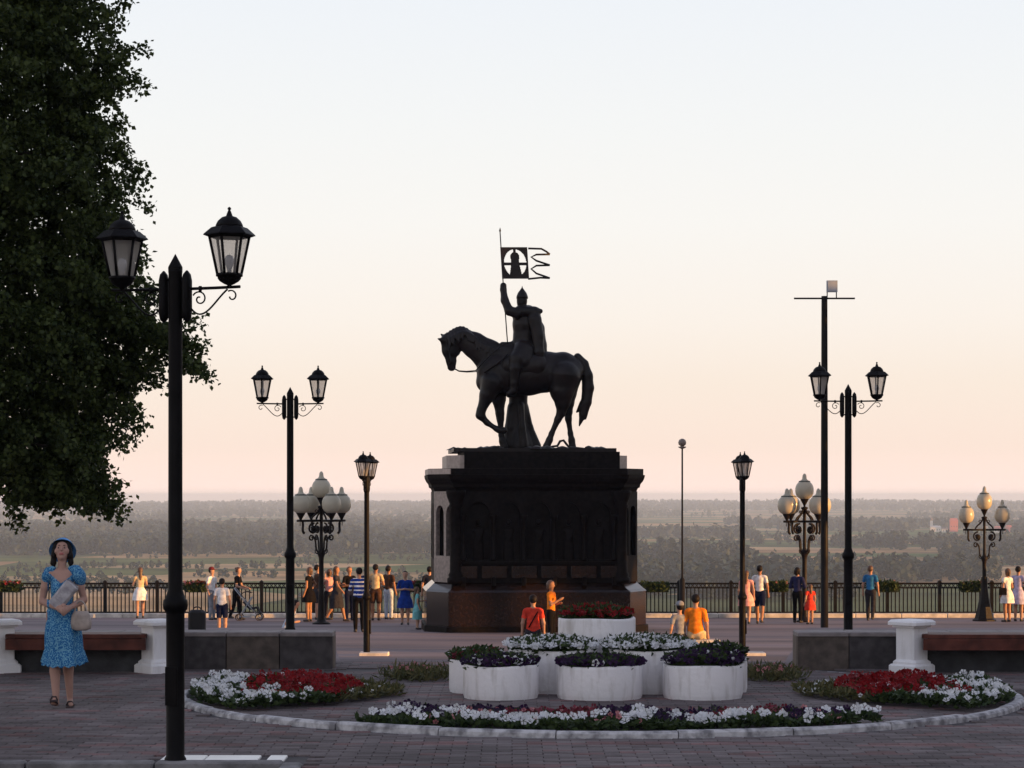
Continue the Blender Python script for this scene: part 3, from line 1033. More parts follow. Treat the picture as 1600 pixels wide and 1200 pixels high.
for i in range(16):
    t_ = i / 15
    x = 205 + 235 * t_; y = 590 - 32 * math.sin(PI * min(1, t_ * 1.6)) + 82 * max(0, t_ - .3) ** 1.1
    mane += chain([(x, y - 2, 10), (x + 16, y + 26, 12, -.16), (x + rr_.uniform(8, 26), y + rr_.uniform(50, 75), 4, -.24)])
skin('mane', mane, .024, [M_brz], .03, horse)
m = MB()
m.tube([S(232, 752, -.1), S(262, 768, -.14), S(300, 771, -.2), S(345, 768, -.3), S(400, 710, -.42), S(470, 645, -.30)], .016, 6)
m.tube([S(232, 752, .1), S(262, 768, .14), S(300, 771, .2), S(345, 768, .3), S(400, 710, .42), S(470, 645, .1)], .016, 6)
m.tube([S(206, 640, -.2), S(224, 720, -.155), S(214, 742, -.15)], .014, 6)
m.tube([S(385, 780, -.40), S(450, 735, -.47), S(500, 690, -.46)], .03, 6)
m.build('bridle', M_brz, horse)
skin('saddle_cloth', chain([(520, 745, 60, -.30), (640, 745, 60, -.30)], sy=.7) + chain([(520, 745, 60, .30), (640, 745, 60, .30)], sy=.7), .035, [M_brz], .06, horse)
# rider
rp = []
rp += chain([(580, 655, 62), (582, 600, 54), (585, 540, 60), (585, 505, 58)], sy=.8)
rp += chain([(548, 488, 30), (630, 488, 32)], sy=.9) + chain([(572, 470, 22), (570, 440, 21)])
rp += chain([(570, 425, 26), (570, 412, 26)]) + chain([(566, 440, 18), (562, 452, 12)])               # head, beard
rp += chain([(545, 488, 28, -.25), (508, 478, 22, -.27), (486, 425, 19, -.18), (479, 372, 15, -.10), (479, 352, 16, -.08)])   # raised arm and fist
rp += chain([(622, 500, 28, .3), (640, 560, 24, .34), (590, 610, 18, .2), (520, 640, 15, .0), (474, 640, 14, -.1)])              # rein arm
for s in (-1, 1):
    rp += chain([(575, 670, 50, s * .18), (545, 715, 40, s * .42), (536, 760, 30, s * .50), (532, 830, 22, s * .50), (528, 868, 18, s * .5), (505, 882, 13, s * .5)])
    rp += chain([(590, 680, 46, s * .3), (580, 725, 34, s * .46)], sy=.7)
rider = skin('rider', rp, .022, [M_brz], .05, st)
m = MB()
m.lathe([(.172, 0), (.17, .06), (.13, .16), (.06, .25), (.02, .30), (.003, .36)], S(571, 414), 16, sx=.95); m.build('helmet', M_brz, rider)
ck = chain([(600, 485, 42, .12), (640, 560, 40, .18), (655, 640, 36, .16), (672, 715, 26, .1)], sy=1.0)
ck += chain([(560, 480, 30, -.2), (632, 482, 26, -.2), (660, 478, 12, -.2)]) + chain([(632, 520, 34, -.26), (648, 600, 28, -.3), (652, 680, 26, -.34), (662, 745, 16, -.34)], sy=.8)
ck += chain([(630, 500, 34, .32), (650, 600, 30, .36), (668, 700, 24, .34)])
skin('cloak', ck, .024, [M_brz], .05, rider)
# banner: staff and pierced flag
m = MB(); m.tube([S(500, 640, -.12), S(479, 355, -.09), S(463, 90, -.08)], .016, 8); m.lathe([(.012, 0), (.03, .03), (.02, .07), (.002, .13)], S(463, 90, -.08), 8)
ban = m.build('banner_staff', M_brz, st)
cells = MB()
NXc, NZc = 60, 66
W_, H_ = 132 / K, 154 / K


def solid(u, v):
    """u, v in 0..1; pierced disc with a crowned figure standing on a bar"""
    if u < .10 or u > .93 or v < .08 or v > .93:
        return True
    du, dv = (u - .52) / .41, (v - .5) / .43
    if du * du + dv * dv > 1:
        return True
    if abs(v - .47) < .045:
        return True
    w = .15 + .09 * max(0, .47 - v) / .4
    if v < .66 and abs(u - .52) < w:
        return True
    if (u - .52) ** 2 + ((v - .69) * 1.1) ** 2 < .17 ** 2:
        return True
    if abs(u - .52) < .05 and v > .8:
        return True
    return False


T_ = .03
fx0, fz0 = S(473, 318)[0], S(473, 318)[2]
for i in range(NXc):
    for j in range(NZc):
        if not solid((i + .5) / NXc, (j + .5) / NZc):
            continue
        x0 = fx0 + W_ * i / NXc; x1 = fx0 + W_ * (i + 1) / NXc
        sk = lambda x: .02 * (x - fx0) / W_
        z0 = fz0 + H_ * j / NZc; z1 = fz0 + H_ * (j + 1) / NZc
        lean = -.055 * (j / NZc)
        cells.add([(x0 + lean, -.08 - T_ / 2, z0), (x1 + lean, -.08 - T_ / 2, z0), (x1 + lean, -.08 - T_ / 2, z1), (x0 + lean, -.08 - T_ / 2, z1),
                   (x0 + lean, -.08 + T_ / 2, z0), (x1 + lean, -.08 + T_ / 2, z0), (x1 + lean, -.08 + T_ / 2, z1), (x0 + lean, -.08 + T_ / 2, z1)],
                  [(0, 1, 2, 3), (7, 6, 5, 4), (0, 4, 5, 1), (2, 6, 7, 3), (1, 5, 6, 2), (0, 3, 7, 4)])
cells.build('flag', M_brz, ban)
m = MB()
for pts in ([(600, 170), (665, 172), (690, 186), (706, 199)], [(706, 199), (640, 200), (615, 212), (640, 230), (706, 252)],
            [(706, 252), (640, 254), (615, 270), (640, 292), (706, 315)], [(706, 315), (660, 313), (600, 319)]):
    m.tube([S(a, b_, -.08) for a, b_ in pts], .030, 6)
m.build('flag_tails', M_brz, ban)
# robed monk on the far side of the horse
mk = chain([(560, 1128, 74, .78), (556, 1040, 48, .78), (552, 920, 44, .76), (552, 800, 56, .76), (556, 720, 54, .76)], sy=.8)
mk += chain([(640, 1132, 26, .8), (606, 1040, 20, .8), (586, 940, 18, .8)]) + chain([(580, 1132, 22, .5), (572, 1040, 16, .5), (566, 930, 14, .56)]) + chain([(500, 1128, 30, .7), (512, 1040, 26, .7), (520, 940, 22, .7)])
mk += chain([(556, 665, 28, .76), (556, 640, 28, .76)]) + chain([(520, 730, 24, .6), (500, 800, 20, .5), (540, 830, 16, .42)]) + chain([(595, 730, 24, .85), (612, 800, 20, .8), (580, 840, 16, .6)])
skin('monk', mk, .03, [M_brz], .05, st)
m = MB(); m.tube([S(690, 1143, -.35), S(720, 1138, -.4), S(742, 1135, -.35), (S(755, 1112, -.35)), S(772, 1108, -.32), S(786, 1126, -.3), S(800, 1142, -.2), S(840, 1143, 0), S(870, 1143, .1)], [.02, .03, .035, .035, .035, .035, .03, .025, .01], 8)
m.build('serpent', M_brz, st)
m = MB()
for k in range(26):
    a = rr_.uniform(-380, 380); y_ = rr_.uniform(-1.6, 1.3)
    m.lathe([(rr_.uniform(.12, .3), -.02), (rr_.uniform(.08, .18), .04), (.02, .07)], (a / K, y_, 0), 7, smooth=False)
m.build('rocky_ground', M_brz, st)

# ================================================================== FLOWER BED
M_kerbw = mat('whitewashed_kerb', (.20, .19, .20), .85, scale=9, col2=(.58, .56, .57), fac=(.36, .60), bump=.5, bscale=30)
M_soil = mat('soil', (.035, .026, .022), .95, var=.4, scale=12, bump=.8, bscale=30)
bed = thing('flower_bed_kerb', 'round whitewashed kerb ringing the flower bed', 'kerb', (CX, CY, ZT))
NS = 26
for k in range(NS):
    a0 = 2 * PI * k / NS + .0015; a1 = 2 * PI * (k + 1) / NS - .0015
    dr = random.uniform(-.012, .012); hz = random.uniform(-.008, .008)
    m = MB()
    ri, ro = CR - .11 + dr, CR + dr
    n = 6
    hk = .030 + .038 * (.5 - .5 * math.sin((a0 + a1) / 2)) - (.04 if math.sin(a0) > .35 else 0)      # sinks into the paving at the back
    vs_ = []
    for i in range(n + 1):
        a = a0 + (a1 - a0) * i / n
        c, s_ = math.cos(a), math.sin(a)
        for r_, z_ in ((ri, .0), (ri, hk - .015), (ri + .012, hk), (ro - .02, hk), (ro, hk - .02), (ro + .004, .0)):
            vs_.append((c * r_, s_ * r_, z_ + (hz if z_ else 0)))
    fs = []
    for i in range(n):
        for j in range(5):
            fs.append((i * 6 + j, i * 6 + j + 1, (i + 1) * 6 + j + 1, (i + 1) * 6 + j))
    fs += [tuple(range(5, -1, -1)), tuple(range(n * 6, n * 6 + 6))]
    m.add(vs_, fs).build('kerb_stone', M_kerbw, bed)

M_fleaf = leaf_mat('petunia_leaves', (.018, .034, .012), (.06, .088, .028), .25)
M_fdry = leaf_mat('dry_herbs', (.05, .06, .022), (.14, .12, .05), .25)
M_fw = leaf_mat('white_petals', (.68, .68, .70), (.84, .84, .86), .25)
M_fr = leaf_mat('red_petals', (.14, .004, .007), (.30, .010, .014), .25)
M_fp = leaf_mat('purple_petals', (.012, .005, .022), (.04, .010, .055), .2)
M_fm = leaf_mat('maroon_petals', (.10, .012, .02), (.22, .03, .05), .2)
M_fpk = leaf_mat('pink_petals', (.40, .12, .14), (.6, .26, .26), .25)
FM = [M_fleaf, M_fw, M_fr, M_fp, M_fm, M_fdry, M_fpk]


def blooms(pts, r, face=0.7, jit=.5, rng=RNG):
    """flowers: a shallow five-petalled funnel each, drawn as 5 quads"""
    n = len(pts)
    nrm = rng.normal(0, jit, (n, 3)) + np.array([0, -face, .75])
    nrm /= np.linalg.norm(nrm, axis=1)[:, None]
    u = np.cross(nrm, rng.normal(0, 1, (n, 3))); u /= np.linalg.norm(u, axis=1)[:, None]
    w = np.cross(nrm, u)
    R_ = (r * rng.uniform(.75, 1.2, n))[:, None]
    out_ = []
    for k in range(5):
        q = []
        for da, rr, hh_ in ((0, .12, -.15), (-.55, .8, .06), (0, 1.0, .12), (.55, .8, .06)):
            a = k * 2 * PI / 5 + da
            q.append(pts + u * R_ * rr * math.cos(a) + w * R_ * rr * math.sin(a) + nrm * R_ * hh_)
        out_.append(np.stack(q, 1))
    return np.stack(out_, 1).reshape(-1, 3)


def leaves(pts, ln, wd, up=.6, rng=RNG):
    n = len(pts)
    d_ = rng.normal(0, 1, (n, 3)); d_[:, 2] = np.abs(d_[:, 2]) * up + .1
    d_ /= np.linalg.norm(d_, axis=1)[:, None]
    s_ = np.cross(d_, rng.normal(0, 1, (n, 3))); s_ /= np.linalg.norm(s_, axis=1)[:, None]
    L_ = (ln * rng.uniform(.6, 1.3, n))[:, None]; Wd = (wd * rng.uniform(.7, 1.2, n))[:, None]
    return np.stack([pts, pts + d_ * L_ * .5 + s_ * Wd, pts + d_ * L_, pts + d_ * L_ * .5 - s_ * Wd], 1).reshape(-1, 3)


def in_poly(P, poly):
    x, y = P[:, 0], P[:, 1]
    ins = np.zeros(len(P), bool); j = len(poly) - 1
    for i in range(len(poly)):
        xi, yi = poly[i]; xj, yj = poly[j]
        c = ((yi > y) != (yj > y)) & (x < (xj - xi) * (y - yi) / (yj - yi + 1e-12) + xi)
        ins ^= c; j = i
    return ins


def sample_poly(poly, n, rng=RNG):
    a = np.array(poly); lo, hi = a.min(0), a.max(0)
    P = np.zeros((0, 2))
    while len(P) < n:
        q = rng.uniform(lo, hi, (n * 2, 2)); P = np.concatenate([P, q[in_poly(q, poly)]])
    return P[:n]


def plant_mesh(name, parts):
    """parts: list of (quad array, material index)"""
    V_ = np.concatenate([p for p, _ in parts]); mi = np.concatenate([np.full(len(p) // 4, k) for p, k in parts])
    return quads_mesh(name, V_, 4, FM, mi)


def z3(P, z):
    return np.column_stack([P, np.broadcast_to(z, len(P))])


def bumpy(P, s=.35, seed=2):
    return vnoise(P[:, 0] + 50, P[:, 1] + 50, s, seed)


def side_patch(mirror, label):
    poly = [(-3.36, 24.3), (-3.15, 22.9), (-2.55, 22.15), (-1.75, 22.9), (-1.15, 23.9), (-1.2, 24.6), (-1.9, 25.1), (-3.0, 25.3)]
    rng = np.random.default_rng(5 if mirror else 6)
    P = sample_poly(poly, 9000, rng)
    h = .05 + .11 * bumpy(P) * np.clip((-.9 - P[:, 0]) / 1.0, .3, 1)
    z = ZT + .015 + h * rng.uniform(.1, 1, len(P)) ** .6
    edge = np.hypot(P[:, 0] - CX, P[:, 1] - CY)
    Lv = P[:, 0] > -1.75
    Q = sample_poly(poly, 1900, rng)
    hq = ZT + .02 + .05 + (.03 + .11 * bumpy(Q)) * rng.uniform(.5, 1.15, len(Q)) * np.clip((-.9 - Q[:, 0]) / 1.0, .3, 1)
    eq = np.hypot(Q[:, 0] - CX, Q[:, 1] - CY)
    rimness = eq + .75 * (bumpy(Q, .28, 9) - .5) + rng.normal(0, .10, len(Q))
    wq = (rimness > 3.62) & (rng.random(len(Q)) < .5) & (bumpy(Q, .16, 19) > .30)
    rq = (~wq) & (Q[:, 0] < -1.62 + .3 * (bumpy(Q, .4, 3) - .5)) & (rimness < 3.6) & (rng.random(len(Q)) < .62) & (bumpy(Q, .2, 23) > .26) & (rimness > 2.5)
    rq &= ~((Q[:, 1] < 22.95) & (rng.random(len(Q)) < .85))
    few = (~wq) & (~rq) & (rng.random(len(Q)) < .06)
    A = []
    A.append((leaves(z3(P[~Lv], z[~Lv]), .07, .022, rng=rng), 0)); A.append((leaves(z3(P[Lv], z[Lv]), .09, .014, rng=rng), 5))
    A.append((blooms(z3(Q[wq], hq[wq]), .040, rng=rng), 1)); A.append((blooms(z3(Q[rq], hq[rq] + .03), .040, .5, .8, rng), 2))
    A.append((blooms(z3(Q[few], hq[few]), .03, rng=rng), 1))
    me = plant_mesh('flowers', A)
    if mirror:
        co = np.zeros(len(me.vertices) * 3, np.float32); me.vertices.foreach_get('co', co)
        co = co.reshape(-1, 3); co[:, 0] = 2 * CX - co[:, 0]; me.vertices.foreach_set('co', co.ravel()); me.update()
    return tag(link('flower_patch', me), label, 'flowers', 'patches of the flower bed', 'stuff')


side_patch(False, 'red salvias edged with white petunias at the left of the flower bed')
side_patch(True, 'red salvias edged with white petunias at the right of the flower bed')
# front strip along the kerb
rng = np.random.default_rng(31)
n = 9000
ang = rng.uniform(math.radians(-124), math.radians(-54), n); rad = rng.uniform(3.15, CR - .22, n)
P = np.column_stack([CX + rad * np.cos(ang), CY + rad * np.sin(ang)])
P = P[(P[:, 1] < 21.35)]
z = ZT + .015 + (.05 + .09 * bumpy(P)) * rng.uniform(.1, 1, len(P)) ** .6
n = 2600
ang = rng.uniform(math.radians(-124), math.radians(-54), n); rad = rng.uniform(3.15, CR - .2, n)
Q = np.column_stack([CX + rad * np.cos(ang), CY + rad * np.sin(ang)])
ok = (Q[:, 1] < 21.35); Q = Q[ok]; rq = rad[ok]
hq = ZT + .02 + .05 + (.03 + .09 * bumpy(Q)) * rng.uniform(.5, 1.2, len(Q))
cl = bumpy(Q, .17, 12)
u = rng.random(len(Q))
wq = (rq > 3.60) & (cl > .60) & (u < .42)
pq = (~wq) & (rq < 3.9) & (bumpy(Q, .6, 4) > .30) & (u < .7)
mq = (~wq) & (~pq) & (rq < 3.6) & (u < .45)
mq2 = (~wq) & (~pq) & (~mq) & (u > .96)
tag(link('flower_patch', plant_mesh('flowers', [(leaves(z3(P, z), .07, .022, rng=rng), 0), (blooms(z3(Q[wq], hq[wq] + .02), .044, rng=rng), 1),
    (blooms(z3(Q[pq], hq[pq]), .042, rng=rng), 3), (blooms(z3(Q[mq], hq[mq]), .038, rng=rng), 4), (blooms(z3(Q[mq2], hq[mq2]), .03, rng=rng), 6)])),
    'strip of white and dark purple petunias along the near kerb', 'flowers', 'patches of the flower bed', 'stuff')
# sparse herbs at the back of the ring
for (x0, d0, rx, ry, lb) in ((-1.08, 26.4, .38, .6, 'sparse dry herbs on the paving left of the white tubs'), (2.95, 26.4, .38, .6, 'sparse dry herbs on the paving right of the white tubs'),
                             (-1.55, 22.2, .0, .0, None)):
    if lb is None:
        continue
    rng = np.random.default_rng(int(d0 * 7 + x0 * 3))
    q = rng.normal(0, .5, (1300, 2)); q = q[np.hypot(q[:, 0], q[:, 1]) < 1.2] * (rx, ry) + (x0, d0)
    A = [(leaves(z3(q, ZT + .012 + .10 * rng.random(len(q)) ** 2), .11, .012, 1.2, rng), 5)]
    q2 = q[:22]; A.append((blooms(z3(q2, ZT + .14), .025, rng=rng), 6))
    tag(link('herb_patch', plant_mesh('herbs', A)), lb, 'herbs', 'sparse herb patches', 'stuff')

# ---- white concrete tubs in tiers
M_tub = mat('white_tub', (.88, .85, .86), .65, scale=1.0, stretch=(11, 11, 2.2), col2=(.50, .46, .43), fac=(.50, .80), bump=.35, bscale=22)


def tub(x, d, r, h, label, kinds, lush=.12, nb=260, over=1.0):
    root = thing('flower_tub', label, 'flower tub', (x, d, ZT), 0, 'white round flower tubs')
    m = MB()
    m.lathe([(r * .97, .0), (r * .97, .02), (r * .985, .04), (r, .06), (r, h - .03), (r * .995, h - .01), (r * .975, h), (r * .9, h), (r * .885, h - .015), (r * .88, h - .09)], seg=40)
    ph = x * 7 + d
    m.v = [(a * (1 + .010 * math.sin(2 * math.atan2(b_, a) + ph) + .006 * math.sin(5 * math.atan2(b_, a) + 2 * ph)), b_ * (1 + .010 * math.sin(2 * math.atan2(b_, a) + ph)), c + .006 * math.sin(3 * math.atan2(b_, a) + ph) * (c > .1)) for a, b_, c in m.v]
    m.build('tub', M_tub, root)
    m = MB(); m.lathe([(r * .88, h - .09), (r * .5, h - .05), (.01, h - .04)], seg=24, cap=False); m.build('soil', M_soil, root)
    rng = np.random.default_rng(int(x * 100 + d * 10) + 500)
    a = rng.uniform(0, 2 * PI, 2600); q = np.sqrt(rng.random(2600)) * r * over * .9
    P = np.column_stack([q * np.cos(a), q * np.sin(a)])
    dome = lush * (1 - .5 * (q / (r * over)) ** 2)
    z = h - .05 + (dome + .05) * rng.random(2600) ** .6
    A = [(leaves(z3(P, z), .075, .022, rng=rng), 0)]
    for k, share, rad in kinds:
        nn = int(nb * share)
        a = rng.uniform(0, 2 * PI, nn); q = np.sqrt(rng.random(nn)) * r * over
        P = np.column_stack([q * np.cos(a), q * np.sin(a)])
        zz = h + lush * (1 - .5 * (q / (r * over)) ** 2) * rng.uniform(.75, 1.15, nn)
        A.append((blooms(z3(P, zz), rad, rng=rng), k))
    o = link('flowers', plant_mesh('flowers', A), root)
    o['kind'] = 'stuff'
    return root


WK = [(1, 1.0, .04)]
PKd = [(3, 1.6, .046), (1, .05, .04)]
tub(-.118, 23.85, .395, .36, 'front left white tub of dark purple and white petunias', [(3, 1.3, .046), (1, .2, .046)], .08)
tub(.908, 23.85, .45, .36, 'middle white tub in the front row with dark purple petunias', PKd, .07)
tub(1.975, 23.85, .415, .365, 'front right white tub of dark purple petunias', [(3, 1.6, .046), (1, .12, .042)], .11)
tub(-.37, 24.55, .30, .36, 'white tub at the far left of the group, with maroon flowers', [(4, .5, .04), (1, .15, .04)], .10)
tub(2.21, 24.6, .30, .38, 'white tub at the far right of the group, behind the front right one', [(3, .6, .042), (1, .1, .04)], .13)
tub(.42, 24.65, .455, .47, 'taller white tub in the second row left, full of white petunias', WK, .11, 420, 1.12)
tub(1.45, 24.65, .455, .47, 'taller white tub in the second row right, full of white petunias', WK, .12, 420, 1.12)
tub(.935, 25.45, .425, .76, 'tallest white tub at the top of the group, with red flowers', [(2, 1.0, .042)], .12, 300, .95)

# ================================================================== WALLS, BENCHES, RAILING
M_wallg = mat('grey_granite_slab', (.050, .043, .045), .5, spec=.25, var=.35, scale=9, bump=.15, bscale=60)
M_wallb = mat('brown_granite_slab', (.085, .066, .056), .5, spec=.25, var=.3, scale=9, bump=.15, bscale=60)
M_cop = mat('wall_coping', (.20, .17, .165), .7, var=.2, scale=6, bump=.3)
M_wood_b = mat('red_brown_wood', (.10, .03, .022), .5, spec=.2, var=.4, scale=5, bump=.3, bscale=18)


def low_wall(name, label, x0, x1, d, ends):
    root = thing(name, label, 'wall', (0, 0, 0))
    m = MB(); m.box(((x0 + x1) / 2, d + .26, ZT + .19), (x1 - x0 - .06, .40, .42)); m.build('wall_core', M_asph, root)
    n = max(1, int((x1 - x0) / .62)); w = (x1 - x0) / n
    for k in range(n):
        m = MB(); m.bbox((x0 + (k + .5) * w, d + .03, ZT + .195), (w - .008, .06, .43), .004)
        m.build('facing_slab', M_wallb if random.random() < .35 else M_wallg, root)
    for k in range(n):
        m = MB(); m.bbox((x0 + (k + .5) * w, d + .25, ZT + .435), (w - .006, .54, .05), .012)
        m.build('coping_stone', M_cop, root)
    xe = x1 if ends > 0 else x0
    m = MB(); m.bbox((xe - ends * .028, d + .27, ZT + .195), (.06, .40, .43), .004); m.build('end_slab', M_wallb, root)
    return root


low_wall('low_wall', 'low dark granite wall behind the left bench, ending at the stairs', -10.5, SL, 27.75, 1)
low_wall('low_wall', 'low granite wall behind the right bench, ending at the stairs', SR, 11.5, 27.75, -1)

M_pill = mat('white_bench_stone', (.84, .82, .83), .6, scale=1.0, stretch=(9, 9, 2), col2=(.58, .55, .53), fac=(.56, .9), bump=.2, bscale=20)


def bench(xa, xb, d, label, rza, rzb):
    root = thing('bench', label, 'bench', (0, 0, 0), 0, 'wooden benches with white stone ends')
    for x, rz in ((xa, rza), (xb, rzb)):
        m = MB()
        m.bbox((x, d, ZT + .055), (.40, .40, .13), .02, rz=rz); m.bbox((x, d, ZT + .145), (.34, .34, .06), .03, rz=rz)
        m.bbox((x, d, ZT + .36), (.27, .27, .40), .012, rz=rz); m.bbox((x, d, ZT + .57), (.33, .33, .035), .01, rz=rz)
        m.bbox((x, d, ZT + .61), (.42, .42, .06), .025, rz=rz)
        m.build('end_pillar', M_pill, root)
    w = xb - xa - .20
    for k in range(4):
        m = MB(); m.bbox(((xa + xb) / 2, d - .16 + k * .115, ZT + .455), (w, .105, .045), .008); m.build('seat_board', M_wood_b, root)
    m = MB(); m.bbox(((xa + xb) / 2, d - .20, ZT + .36), (w, .035, .135), .008); m.build('seat_apron', M_wood_b, root)
    m = MB(); m.box(((xa + xb) / 2, d + .1, ZT + .2), (w, .05, .42)); m.build('back_board', M_asph, root)
    return root


bench(-6.05, -4.20, 27.25, 'wooden bench with white stone ends behind the woman in blue', .5, .72)
bench(4.72, 7.4, 27.2, 'wooden bench with white stone ends at the right edge', .72, .5)
bag = thing('black_bag', 'black boxy bag standing behind the left granite wall', 'bag', (-3.95, 28.9, zside(29)))
m = MB(); m.bbox((0, 0, .34), (.21, .16, .68), .03); m.build('bag_body', mat('black_fabric', (.014, .012, .013), .7), bag)
m = MB(); m.bbox((0, -.09, .22), (.16, .03, .24), .015); m.build('front_pocket', MATS['black_fabric'], bag)
m = MB(); m.tube(bez((-.05, 0, .68), (-.05, 0, .73), (.05, 0, .73), (.05, 0, .68), 8), .008, 6); m.build('carry_handle', MATS['black_fabric'], bag)

# --- iron railing along the edge of the bluff
FD = 76.0
fz = zlow(FD)
fence = thing('railing', 'black iron railing with ringed top rail along the edge of the bluff', 'railing', (0, FD, fz))
M_rail = mat('railing_iron', (.008, .007, .007), .5, spec=.15, var=.3, scale=4)
FX0, FX1, SP = -20.3, 20.6, 1.72
npost = int((FX1 - FX0) / SP)
m = MB(); m.lathe([(.075, .1), (.075, 1.10), (.09, 1.12), (.09, 1.17), (.03, 1.22)], seg=4, smooth=False, rot=PI / 4); pm_ = m.mesh('post', M_rail)
m = MB(); m.box((0, 0, .58), (.034, .034, .80)); bm_ = m.mesh('baluster', M_rail)
m = MB(); m.box((0, 0, .16), (SP - .12, .05, .05)); m.box((0, 0, .97), (SP - .12, .045, .045)); m.box((0, 0, 1.115), (SP - .12, .07, .055)); rm_ = m.mesh('rail', M_rail)
m = MB()
for k in range(12):
    m.tube([(-(SP - .12) / 2 + .067 + k * .133 + .055 * math.cos(a), 0, 1.043 + .055 * math.sin(a)) for a in np.linspace(0, 2 * PI, 11)], .014, 4)
ring_ = m.mesh('ring_band', M_rail)
for k in range(npost + 1):
    x = FX0 + k * SP
    link('post', pm_, fence, (x, 0, 0))
    if k < npost:
        link('rail', rm_, fence, (x + SP / 2, 0, 0)); link('ring_band', ring_, fence, (x + SP / 2, 0, 0))
        for q in range(1, 13):
            link('baluster', bm_, fence, (x + q * SP / 13, 0, 0))
M_boxg = mat('flower_box_green', (.015, .022, .016), .7, var=.2)


def rail_box(px, w, kinds, label, d=FD - .17):
    x = (px - 800) * d / FPX
    root = thing('railing_flower_box', label, 'flower box', (x, d, fz + .82), 0, 'flower boxes hung on the railing')
    m = MB(); m.box((0, 0, .12), (w, .2, .22), taper=1.05); m.build('box', M_boxg, root)
    rng = np.random.default_rng(px)
    P = rng.uniform((-w / 2, -.14), (w / 2, .14), (420, 2))
    A = [(leaves(z3(P, .16 + .16 * rng.random(420)), .14, .04, rng=rng), 0), (leaves(z3(P - (0, .06), .02 + .2 * rng.random(420)), .14, .04, rng=rng), 0)]
    for k, nn in kinds:
        Q = rng.uniform((-w / 2, -.16), (w / 2, .16), (nn, 2)); A.append((blooms(z3(Q, .28 + .08 * rng.random(nn)), .055, rng=rng), k))
    o = link('flowers', plant_mesh('flowers', A), root); o['kind'] = 'stuff'


rail_box(8, 1.0, [(2, 60), (6, 30)], 'railing box with red flowers at the far left edge')
rail_box(306, .7, [(2, 30), (6, 40)], 'railing box with pink and red flowers by the nearest lamp post')
rail_box(660, .8, [(2, 40), (4, 30)], 'railing box with red flowers just left of the monument')
rail_box(1022, .9, [(6, 6)], 'dark leafy railing box just right of the monument')
rail_box(1214, .6, [(6, 3)], 'dark leafy railing box between the man in white and the woman in dark blue')
rail_box(1386, .65, [(6, 3)], 'dark leafy railing box beside the man in the blue shirt')
rail_box(1520, .75, [(6, 16)], 'railing box with a few pale flowers behind the sunlit globe lamp')

# --- village across the valley
M_vw = mat('village_white', (.70, .64, .60), .8, var=.05); M_vr = mat('village_red', (.45, .12, .10), .8, var=.1); M_vroof = mat('village_roof', (.16, .13, .13), .8)


def village(name, label, cat, px, d, w, h, roof, wallm, roofm, tower=None):
    x = (px - 800) * d / FPX
    root = thing(name, label, cat, (x, d, tz(x, d) - .5), random.uniform(-.2, .2), 'village across the valley')
    m = MB(); m.box((0, 0, h / 2), (w, w * .7, h)); m.build('wall', wallm, root)
    m = MB()
    a, b_ = w / 2 + .4, w * .35 + .4
    m.add([(-a, -b_, h), (a, -b_, h), (a, b_, h), (-a, b_, h), (-a * .8, 0, h + roof), (a * .8, 0, h + roof)], [(0, 1, 5, 4), (2, 3, 4, 5), (1, 2, 5), (3, 0, 4), (3, 2, 1, 0)])
    m.build('roof', roofm, root)
    m = MB()
    for k in range(max(2, int(w / 4))):
        m.box((-w / 2 + (k + .5) * w / max(2, int(w / 4)), -w * .35 - .02, h * .5), (1.3, .1, min(2.2, h * .5)))
    m.build('window', M_boxg, root)
    if tower:
        m = MB(); m.box((-w * .4, 0, tower / 2), (4.5, 4.5, tower)); t_ = m.build('bell_tower', wallm, root)
        m = MB(); m.lathe([(2.0, tower), (2.6, tower + 1.5), (1.5, tower + 3.2), (.2, tower + 6)], (-w * .4, 0, 0), 10); m.build('dome', M_vroof, t_)


village('church', 'tiny white church with a bell tower far across the valley', 'church', 1462, 3800, 17, 8, 3, M_vw, M_vw, 19)
village('brick_tower_house', 'tall pinkish red building beside the tiny white church', 'building', 1490, 3790, 13, 19, 4, M_vr, M_vr)
village('house', 'low white house between the church and the red building', 'house', 1477, 3760, 11, 5, 3, M_vw, M_vroof)
village('house', 'pink roofed house far right of the church', 'house', 1560, 3700, 14, 7, 4, M_vw, M_vr)
village('house', 'small red house at the far right of the village', 'house', 1576, 3720, 10, 8, 4, M_vr, M_vr)
village('house', 'white cottage below the church among the trees', 'house', 1500, 3200, 9, 4, 3, M_vw, M_vroof)

# ================================================================== PEOPLE
def cmat(name, c, rough=.85):
    return mat('cloth_' + name, c, rough, var=.22, scale=11, bump=.5, bscale=16, spec=.08)


SKIN = mat('skin', (.42, .24, .17), .55, spec=.25, var=.08, scale=10)
SKIN2 = mat('skin_tanned', (.34, .17, .10), .55, spec=.25, var=.08, scale=10)
HAIRB = mat('hair_dark', (.010, .007, .006), .55, spec=.15, var=.3, scale=30)
HAIRR = mat('hair_brown', (.09, .045, .025), .5, var=.3, scale=30)
SHOE = mat('shoe_dark', (.03, .025, .025), .6)
SHOEW = mat('shoe_pale', (.5, .48, .46), .6)
CW = cmat('white', (.72, .71, .72)); CN = cmat('navy', (.008, .012, .04)); CK = cmat('black', (.007, .006, .007)); CBLUE = cmat('blue', (.012, .04, .24))
CTEAL = cmat('teal', (.16, .42, .45)); CRED = cmat('red', (.60, .05, .03)); COR = cmat('orange', (.80, .22, .02)); CTAN = cmat('tan', (.55, .42, .26))
CGREY = cmat('grey', (.22, .23, .26)); CLIL = cmat('lilac', (.45, .42, .60)); CPINK = cmat('pink', (.70, .35, .33)); CROY = cmat('royal', (.03, .15, .34))
